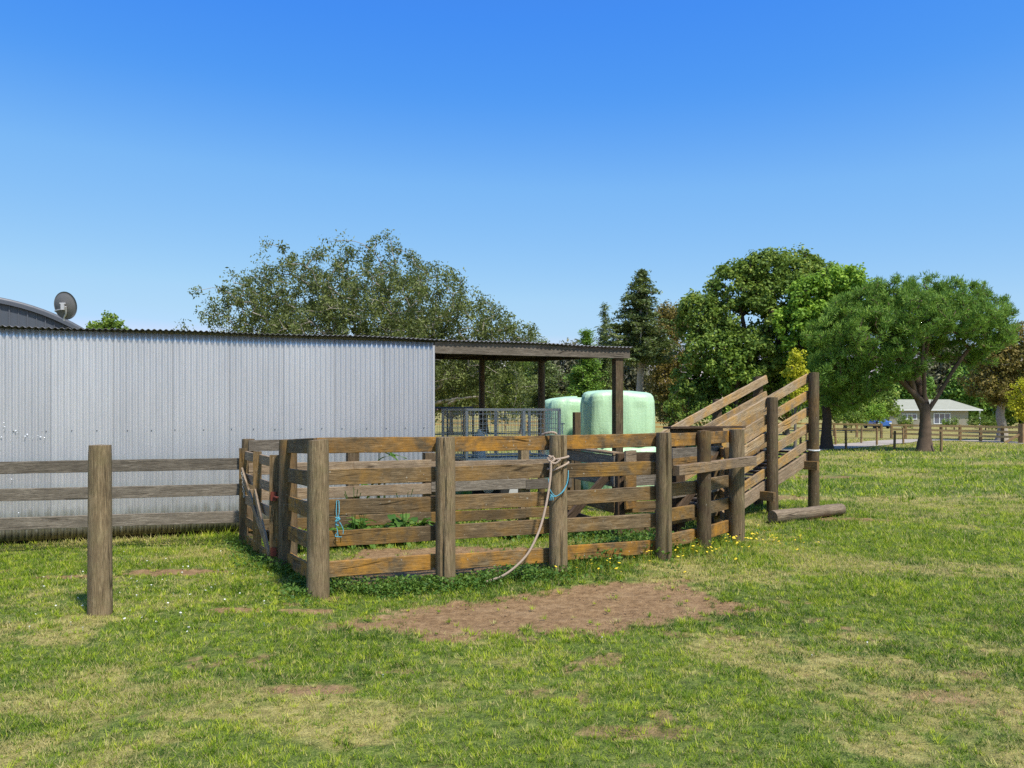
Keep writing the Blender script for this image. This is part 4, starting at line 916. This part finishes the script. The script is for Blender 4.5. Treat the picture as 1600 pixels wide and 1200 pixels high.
def tree(name, label, base, trunk_r, pts, leaf, bark, n_per, spread, L, W, seed, style='leaf', flat=1., up=.5, fork=.35, lean=(0, 0), tip=.012, group=None, cat='tree', tvar=.5, trunk_h=None, parent_trunk='trunk', nside=5, dead=0):
    rng = np.random.default_rng(seed); x, y = base; z = g(x, y); pts = np.asarray(pts)
    top = pts[:, 2].max(); th = trunk_h if trunk_h else (top-z)*fork; tr_ = [(x, y, z-.15)]
    for k in range(1, 5): f = k/4; tr_.append((x+lean[0]*f*th+rng.normal()*.02*th*.5, y+lean[1]*f*th, z+th*f))
    A, B, ra, rb = grow(tr_, pts, trunk_r, tip, rng=rng, step=max(.5, th*.25))
    t = thing(name, (x, y, z), label, cat, group)
    V, Fq = tubes_np(A, B, ra, rb, nside if trunk_r < .3 else 7)
    tp = spl(tr_, 4); mt = MB(); mt.tube(tp, [trunk_r*((1.45-.45*min(1, i/4)) if i < 4 else 1)*(1-.42*i/len(tp))*(1+.04*math.sin(i*2.3)) for i in range(len(tp))], 12, False)
    k0 = len(V); V = np.concatenate([V, np.array(mt.v)]); Fq = np.concatenate([Fq, np.array(mt.f)+k0]); o = finish('trunk', mesh_np('trunk', V, Fq), M[bark], t, None, True)
    print(name, len(pts), len(pts)*n_per)
    V, Fq, ti = crown_mesh(pts, n_per, spread, L, W, rng, style, flat, up, tvar); finish('crown', mesh_np('crown', V, Fq, {'tint': ti}), M[leaf], t)
    return t
def B3(Z, lst):                                        # crown lobes given as (px, py, rx px, ry px, depth offset m)
    s = Z/F; return [((px-800)*s, Z+dz, CAMH+(HZ-py)*s, rx*s, (rx+ry)/2*s, ry*s) for (px, py, rx, ry, dz) in lst]
M['lf_olive'] = leafmat('olive_leaves', (0.101, 0.126, 0.028), (0.213, 0.233, 0.054), (0.386, 0.377, 0.099), .35)
M['lf_dark'] = leafmat('dark_leaves', (0.070, 0.124, 0.024), (0.191, 0.289, 0.047), (0.459, 0.519, 0.100), .35)
M['lf_mid'] = leafmat('mid_green_leaves', (0.092, 0.158, 0.025), (0.195, 0.307, 0.046), (0.389, 0.507, 0.081), .35)
M['lf_light'] = leafmat('light_green_leaves', (0.129, 0.255, 0.027), (0.284, 0.466, 0.054), (0.492, 0.678, 0.091), .4)
M['lf_pine'] = leafmat('pine_needles', (0.070, 0.142, 0.026), (0.191, 0.342, 0.053), (0.395, 0.555, 0.100), .3)
M['lf_blue'] = leafmat('bluish_needles', (0.076, 0.117, 0.046), (0.181, 0.234, 0.081), (0.336, 0.380, 0.145), .2)
M['lf_grey'] = leafmat('grey_green_leaves', (0.092, 0.098, 0.054), (0.176, 0.171, 0.100), (0.277, 0.269, 0.155), .25)
M['lf_brown'] = leafmat('olive_brown_leaves', (0.129, 0.114, 0.028), (0.259, 0.203, 0.054), (0.407, 0.309, 0.085), .3)
M['lf_yellow'] = leafmat('yellow_leaves', (.40, .42, .02), (.62, .60, .04), (.78, .72, .08), .45)
M['lf_grey_olive'] = leafmat('grey_olive_leaves', (.065, .085, .026), (.155, .19, .055), (.30, .34, .11), .3)
# big sparse tree behind the shed
rng = np.random.default_rng(3); Zt = 27.0; s_ = Zt/F
pts = []
lst = [(460, 468, 105, 70, 0), (560, 470, 130, 74, 1), (650, 485, 110, 66, -1), (730, 520, 85, 54, 0), (410, 500, 66, 46, 0), (560, 540, 190, 70, 0), (700, 580, 140, 60, 1), (790, 600, 50, 60, 0), (600, 600, 150, 60, 0), (780, 530, 45, 40, 0)]
pts = blob_pts(B3(Zt, lst), rng, 12.0, .35, .2)
ext = []
for (px, py) in [(355, 470), (340, 490), (365, 440), (380, 420), (400, 395), (420, 378), (450, 385), (470, 390), (320, 495), (312, 505), (345, 480), (520, 385), (555, 388), (590, 380), (605, 370), (607, 385), (625, 392), (645, 398), (660, 405), (690, 425), (715, 432), (740, 450), (755, 470), (775, 485), (800, 490), (815, 505), (822, 515), (835, 520), (845, 512), (330, 500), (385, 460), (372, 455), (500, 392), (540, 400), (575, 395)]:
    for _ in range(4): ext.append((( px-800+rng.normal()*7)*s_, Zt+rng.normal()*.8, CAMH+(HZ-py+rng.normal()*7)*s_))
pts = np.concatenate([pts, np.array(ext)])
pts = pts[(pts[:, 2] > .6)]
px_ = 800+pts[:, 0]/s_; py_ = HZ-(pts[:, 2]-CAMH)/s_; env = np.interp(px_, [300, 320, 355, 400, 430, 470, 520, 560, 600, 650, 700, 740, 780, 820, 850], [530, 490, 440, 388, 378, 384, 384, 386, 376, 396, 420, 448, 482, 502, 525])+5
bad = py_ < env; pts[bad, 2] = CAMH+(HZ-(env[bad]+rng.random(bad.sum())**1.3*90))*s_
tree('spreading_tree', 'wide sparse olive tree with pale bare twigs behind the iron shed', XY(600, Zt), .22, pts, 'lf_grey_olive', 'bark_pale', 58, .29, .11, .045, 3, up=.2, fork=.22, tip=.007, nside=4)
# small tree left
Zt = 36; rng = np.random.default_rng(4)
tree('round_tree', 'small dark bushy treetop showing over the shed roof beside the dish', XY(165, Zt), .16, blob_pts(B3(Zt, [(166, 505, 24, 16, 0), (178, 515, 22, 14, 0), (150, 512, 14, 10, 0), (168, 535, 34, 24, 0)]), rng, 22, .4), 'lf_mid', 'bark_dark', 30, .18, .12, .09, 4)
# conifer
def conifer_pts(px, Z, ytop, ybot, wmax, rng, rows=15, skew=0, dens=1.0):
    s = Z/F; out = []
    for i in range(rows):
        f = i/(rows-1); py = ytop+(ybot-ytop)*f; R_ = wmax*(.05+.95*f**.8)*(1 if f < .8 else 1-(f-.8)*1.3); nb = int((4+7*f)*dens)
        for b in range(nb):
            a = rng.random()*6.28; r = R_*(.5+.65*rng.random()); m_ = int(2+4*f)
            for k in range(m_+1):
                t = (k+.6)/(m_+.6); out.append(((px-800+skew*f+r*t*math.cos(a))*s, Z+r*s*t*math.sin(a), CAMH+(HZ-py-r*t*.10+3*rng.normal())*s))
    return np.array(out)
rng = np.random.default_rng(5); Zt = 47
pts = conifer_pts(1003, Zt, 428, 560, 66, rng, 19, -6, 1.1)
pts = np.concatenate([pts, blob_pts(B3(Zt, [(962, 515, 20, 10, 0), (985, 545, 30, 12, 0), (1020, 540, 20, 10, 0)]), rng, 10, .3)])
tree('tall_conifer', 'tall dark conifer with layered branches and a long pale bare trunk', XY(1001, Zt), .26, pts, 'lf_blue', 'bark_pale', 36, .40, .24, .08, 5, 'spray', .30, fork=.62, trunk_h=5.6, tip=.014)
rng = np.random.default_rng(6); Zt = 60
tree('thin_conifer', 'thin wispy conifer left of the tall one with sparse side branches', XY(945, Zt), .16, conifer_pts(945, Zt, 482, 600, 26, rng, 13, -3), 'lf_blue', 'bark', 14, .35, .25, .08, 6, 'spray', .6, trunk_h=5)
rng = np.random.default_rng(61); Zt = 58
tree('small_conifer', 'pointed dark conifer just above the end of the bay roof', XY(916, Zt), .2, conifer_pts(916, Zt, 522, 640, 44, rng, 12, 0, 1.4), 'lf_pine', 'bark', 26, .45, .28, .09, 61, 'spray', .6, trunk_h=3)
rng = np.random.default_rng(62); Zt = 62
tree('small_conifer', 'low bluish conifer whose tip shows left of the bay posts', XY(850, Zt), .2, conifer_pts(848, Zt, 535, 640, 50, rng, 12, 0, 1.2), 'lf_blue', 'bark', 24, .45, .28, .09, 62, 'spray', .6, trunk_h=3)
# olive-brown tree
rng = np.random.default_rng(7); Zt = 50
tree('olive_brown_tree', 'olive brown feathery tree between the tall conifer and the great dark tree', XY(1050, Zt), .2, blob_pts(B3(Zt, [(1047, 490, 22, 18, 0), (1062, 500, 26, 26, 1), (1040, 525, 30, 24, 0), (1052, 560, 34, 30, 0), (1045, 600, 34, 34, 0), (1060, 635, 40, 30, 0)]), rng, 16, .35), 'lf_brown', 'bark', 36, .36, .17, .09, 7)
# great dark tree
rng = np.random.default_rng(8); Zt = 44
big = [(1100, 500, 42, 34, 0), (1150, 450, 48, 36, 0), (1200, 425, 55, 34, 0), (1255, 420, 52, 30, 1), (1225, 470, 60, 38, -1), (1170, 500, 50, 36, -1), (1110, 550, 48, 34, -1), (1090, 480, 30, 20, 0), (1160, 560, 56, 34, -1.5), (1095, 600, 42, 34, 0), (1180, 600, 50, 30, 0), (1285, 440, 36, 26, 0), (1240, 540, 50, 40, 1), (1215, 590, 40, 34, 1), (1140, 620, 60, 28, 1)]
tree('great_tree', 'largest dark green tree with a domed lumpy crown behind the ramp', XY(1185, Zt), .5, blob_pts(B3(Zt, big), rng, 10.0, .60, .2), 'lf_dark', 'bark_dark', 60, .38, .19, .13, 8, fork=.30, tip=.02, up=.8)
rng = np.random.default_rng(81); Zt = 42
tree('leafy_tree', 'paler leafy tree growing low in front of the great dark crown', XY(1150, Zt), .2, blob_pts(B3(Zt, [(1140, 570, 36, 24, 0), (1175, 555, 30, 20, 0), (1120, 540, 26, 20, 0), (1160, 595, 40, 20, 0)]), rng, 8, .6, .25), 'lf_mid', 'bark_dark', 60, .34, .18, .13, 81, up=.8)
# light broadleaf
rng = np.random.default_rng(9); Zt = 41
lt = [(1265, 460, 36, 28, 0), (1310, 440, 38, 24, 0), (1345, 455, 34, 24, 0), (1240, 500, 32, 26, 0), (1290, 495, 42, 32, 0), (1340, 500, 40, 34, 1), (1270, 545, 46, 36, 0), (1330, 550, 50, 40, 1), (1280, 600, 48, 34, 1), (1330, 610, 40, 30, 1)]
tree('bright_tree', 'bright green broadleaf tree between the great dark tree and the umbrella pine', XY(1292, Zt), .28, blob_pts(B3(Zt, lt), rng, 10, .6, .2), 'lf_light', 'bark_dark', 60, .34, .18, .13, 9, up=.8)
# yellow shrub
rng = np.random.default_rng(10); Zt = 35
tree('yellow_shrub', 'bright yellow bush glowing against the dark trees above the ramp', XY(1243, Zt), .08, blob_pts(B3(Zt, [(1244, 558, 13, 15, 0), (1238, 578, 14, 14, 0), (1252, 585, 12, 14, 0), (1245, 610, 16, 24, 0)]), rng, 40, .4), 'lf_yellow', 'bark', 30, .16, .11, .08, 10, cat='shrub')
# umbrella pine
rng = np.random.default_rng(12); Zp = zfor(705, 1445)
pn = [(1300, 520, 44, 38, 0), (1340, 480, 44, 32, 0), (1390, 462, 44, 26, 0), (1445, 455, 44, 22, 0), (1500, 462, 44, 26, 0), (1545, 490, 36, 30, 0), (1560, 520, 26, 24, 0), (1360, 525, 55, 40, -1), (1420, 500, 55, 36, -1.5), (1480, 498, 50, 32, -1.5), (1530, 522, 40, 24, -.6), (1310, 570, 44, 34, 0), (1355, 590, 44, 34, 0), (1395, 565, 34, 26, -1), (1285, 590, 24, 24, 0), (1440, 480, 60, 34, 1.5), (1360, 500, 60, 44, 2), (1500, 500, 60, 36, 2), (1330, 620, 36, 20, 1), (1450, 520, 50, 26, 2.2), (1500, 545, 34, 18, 1.5), (1545, 555, 28, 18, 1), (1430, 545, 30, 18, 2)]
tree('umbrella_pine', 'spreading umbrella shaped pine on the open grass in front of the farmhouse', XY(1445, Zp), .34, blob_pts(B3(Zp, pn), rng, 17, .62, .22), 'lf_pine', 'bark_red', 70, .25, .21, .034, 12, 'needle', 1., up=.5, fork=.30, trunk_h=2.3, tip=.016)
# right-hand trees
rng = np.random.default_rng(13); Zt = 56
tree('yellowish_tree', 'olive green tree with a pale trunk at the frame edge beside the house', XY(1565, Zt), .34, blob_pts(B3(Zt, [(1560, 560, 40, 34, 0), (1590, 530, 34, 30, 0), (1545, 600, 34, 26, 0), (1600, 590, 44, 40, 0), (1575, 620, 30, 16, 0)]), rng, 14, .5, .2), 'lf_brown', 'bark_pale', 36, .42, .2, .12, 13, fork=.5, trunk_h=3.6)
rng = np.random.default_rng(14); Zt = 52
tree('golden_bush', 'yellow green bush at the very edge beyond the rail fence', XY(1603, Zt), .12, blob_pts(B3(Zt, [(1600, 610, 22, 20, 0), (1596, 640, 20, 22, 0), (1615, 630, 26, 34, 0)]), rng, 14, .4), 'lf_yellow', 'bark', 24, .3, .16, .1, 14, cat='shrub')
# backdrop trees, each its own
bk = [(705, 70, 640, 575, 60, 'lf_olive', 'tall grey green tree far behind the dark mesh gate'), (760, 75, 640, 552, 55, 'lf_grey', 'grey green tree far off between the two bay posts, left one'),
      (815, 72, 640, 552, 50, 'lf_dark', 'dark tree far off just left of the thick bay post'), (880, 78, 640, 542, 56, 'lf_grey', 'dull grey tree filling the gap above the green bales'),
      (925, 66, 640, 560, 45, 'lf_olive', 'olive tree low behind the bay end post'), (985, 74, 645, 545, 55, 'lf_grey', 'grey shrubby tree behind the pale conifer trunk'),
      (1075, 62, 648, 590, 52, 'lf_dark', 'dark undergrowth tree at the foot of the olive brown one'), (1230, 70, 650, 600, 70, 'lf_dark', 'very dark tree low between the ramp rails'),
      (1320, 85, 650, 590, 80, 'lf_dark', 'dark tree behind the umbrella pine, left of the house'), (1400, 125, 650, 575, 60, 'lf_pine', 'dark tree rising behind the house roof left end'),
      (1470, 135, 650, 535, 66, 'lf_grey', 'hazy grey green tree behind the middle of the house'), (1540, 128, 650, 545, 64, 'lf_pine', 'dark tree behind the carport end of the house'), (1610, 75, 655, 560, 60, 'lf_dark', 'dark tree behind the edge bushes')]
for i, (px, Zt, yb, yt, wd_, lf_, lab) in enumerate(bk):
    rng = np.random.default_rng(100+i); mid_ = (yb+yt)/2; hh = (yb-yt)/2
    bl = [(px-wd_*.45, mid_+hh*.25, wd_*.5, hh*.8, 0), (px+wd_*.45, mid_+hh*.2, wd_*.5, hh*.85, 0), (px, mid_-hh*.3, wd_*.55, hh*.75, 0), (px, mid_+hh*.5, wd_*.9, hh*.6, .5)]
    s = Zt/F; tree('woodland_tree', lab, XY(px, Zt), .22, blob_pts(B3(Zt, bl), rng, 1300/Zt**1.25, .45, .3), lf_, 'bark', 34, .6*Zt/70, .25*Zt/60, .17*Zt/60, 100+i, fork=.3, group='trees of the far wood')
# garden shrubs by the house and beside the drive
for i, (px, Zt, py, rx, ry, lf_, lab) in enumerate([(1415, 92, 657, 15, 8, 'lf_dark', 'round dark shrub left of the pine trunk before the house'), (1478, 92, 659, 7, 6, 'lf_mid', 'small round shrub under the house window'), (1491, 92, 659, 6, 7, 'lf_dark', 'small dark shrub just right of the house window'),
     (1540, 90, 657, 26, 10, 'lf_dark', 'broad dark shrub before the carport'), (1370, 80, 642, 18, 14, 'lf_light', 'light green bush left of the house by the blue car'), (1330, 78, 650, 24, 12, 'lf_mid', 'leafy bush under the left side of the umbrella pine'), (1075, 43, 628, 34, 30, 'lf_dark', 'dark rounded bush behind the top of the race'), (1125, 42, 640, 30, 16, 'lf_mid', 'low green bush behind the ramp entrance')]):
    rng = np.random.default_rng(200+i)
    tree('garden_shrub', lab, XY(px, Zt), .06, blob_pts(B3(Zt, [(px, py, rx, ry, 0), (px-rx*.4, py+ry*.5, rx*.7, ry*.8, 0), (px+rx*.4, py+ry*.6, rx*.6, ry*.8, 0)]), rng, 10, .3), lf_, 'bark_dark', 22, .28, .15, .1, 200+i, cat='shrub', group='bushes beyond the yard')
# ------------------------------------------------------------------ leafy plants inside the yard
M['dock'] = leafmat('dock_leaves', (.05, .13, .02), (.11, .22, .035), (.20, .30, .06), .35)
def plant(x, y, h, n, Ll, Wl, label, seed, frond=False):
    rng = random.Random(seed); t = thing('leafy_plant', (x, y, g(x, y)), label, 'plant'); V = []; Fq = []; T = []; st = MB()
    for i in range(n):
        a = rng.random()*6.283; hh = h*rng.uniform(.15, 1); L = Ll*rng.uniform(.6, 1.2); W = Wl*rng.uniform(.6, 1.2); el = rng.uniform(-.1, 1.0)
        b0 = Vector((x+rng.gauss(0, .05), y+rng.gauss(0, .05), g(x, y)+hh*.55)); d = Vector((math.cos(a)*math.cos(el), math.sin(a)*math.cos(el), math.sin(el))); sd_ = Vector((-math.sin(a), math.cos(a), 0))
        st.tube([(b0.x, b0.y, g(x, y)), b0, b0+d*L*.1], .005, 4, False); tt = rng.random()
        segs = 6; o = len(V)
        for k in range(segs+1):
            f = k/segs; c = b0+d*L*f+Vector((0, 0, -L*.55*f*f)); wv_ = W*math.sin(math.pi*min(1, f*.86+.10))*(1 if not frond else (1.0 if k % 2 else .45))
            V += [tuple(c-sd_*wv_/2+Vector((0, 0, .012*math.sin(k*2.2)))), tuple(c+Vector((0, 0, -.01))), tuple(c+sd_*wv_/2+Vector((0, 0, .012*math.cos(k*2.0))))]; T += [tt]*3
        for k in range(segs): q = o+k*3; Fq += [(q, q+1, q+4, q+3), (q+1, q+2, q+5, q+4)]
    finish('leaves', mesh_np('leaves', V, Fq, {'tint': T}), M['dock'], t); st.build('stems', M['dock'], t); return t
for i, (px, Zt, h, n_, L_, W_, lab) in enumerate([(528, 10.4, .34, 26, .26, .10, 'broad leaved dock plant behind the blue twine in the yard'), (560, 10.6, .40, 30, .26, .11, 'dock plant against the dark wall foot, second from the corner post'), (592, 10.8, .30, 22, .22, .09, 'low leafy weed in front of the wall between two docks'), (625, 10.7, .42, 32, .24, .09, 'bushy ragged weed near the middle of the back rails'), (655, 10.9, .36, 28, .22, .08, 'leafy weed just left of the second round post'), (468, 10.0, .3, 16, .2, .08, 'small leafy weed seen beside the gate post'), (800, 11.2, .26, 22, .2, .08, 'low weeds at the foot of the pale back post'), (845, 11.2, .22, 18, .18, .08, 'low weed behind the trailing rope')]):
    plant(*XY(px, Zt), h*1.35, int(n_*1.5), L_*1.15, W_*1.2, lab, 300+i)
plant(*XY(592, 11.75), 2.2, 14, .46, .15, 'tall arching fern like plant rising behind the back rails', 333, True)
for i, (px, Zt, h) in enumerate([(553, 10.2, .75), (566, 10.3, .6), (632, 10.4, .7)]):
    x_, y_ = XY(px, Zt); t = thing('seeding_weed', (x_, y_, g(x_, y_)), ('tall seed stalk left of the blank back boards', 'shorter seed stalk beside the tallest one', 'seed stalk near the second post')[i], 'plant'); m = MB(); rr_ = random.Random(i)
    for k_ in range(7):
        a_ = rr_.random()*6.28; m.tube([(x_, y_, g(x_, y_)), (x_+.03*math.cos(a_), y_+.03*math.sin(a_), h*.6), (x_+.12*math.cos(a_), y_+.12*math.sin(a_), h*rr_.uniform(.8, 1.05))], [.005, .003, .006], 4)
    m.build('stalks', M['dock'], t)
def stones(name, label, n, rmin, rmax, poly, seed, mat):
    rr_ = random.Random(seed); m = MB(); k = 0; xs0 = [p[0] for p in poly]; ys0 = [p[1] for p in poly]
    while k < n:
        x_, y_ = rr_.uniform(min(xs0)-.2, max(xs0)+.2), rr_.uniform(min(ys0)-.2, max(ys0)+.2)
        if float(poly_sd(np.array([x_]), np.array([y_]), poly)[0]) < rr_.uniform(-.25, .15): continue
        k += 1; r_ = rmin+(rmax-rmin)*rr_.random()**4; z_ = g(x_, y_)-.017; i = len(m.v); sq = rr_.uniform(.4, .8); a0 = rr_.random()*6
        for (zf, rf, nn) in ((-.5, .8, 5), (.35, 1, 5), (1, .45, 5)):
            for j in range(nn): a_ = a0+6.283*j/nn+zf; q_ = r_*rf*rr_.uniform(.75, 1.2); m.v.append((x_+q_*math.cos(a_), y_+q_*math.sin(a_)*.8, z_+r_*sq*zf))
        for l in range(2):
            for j in range(5): a_ = i+l*5+j; b_ = i+l*5+(j+1) % 5; m.f.append((a_, b_, b_+5, a_+5))
        m.f.append(tuple(i+10+j for j in range(5)))
    tag(m.build(name, mat, None), label, 'stones', kind='stuff')
M['clod'] = plain('soil_clods', (.26, .17, .09), .95, 0, .5, 30)
stones('small_stones', 'small clods and stones scattered on the bare soil patch', 420, .003, .014, DP, 5, M['clod'])
stones('soil_clods', 'little lumps of brown soil inside the yard', 250, .004, .02, YARD, 6, M['clod'])
print('objects', len(bpy.data.objects))
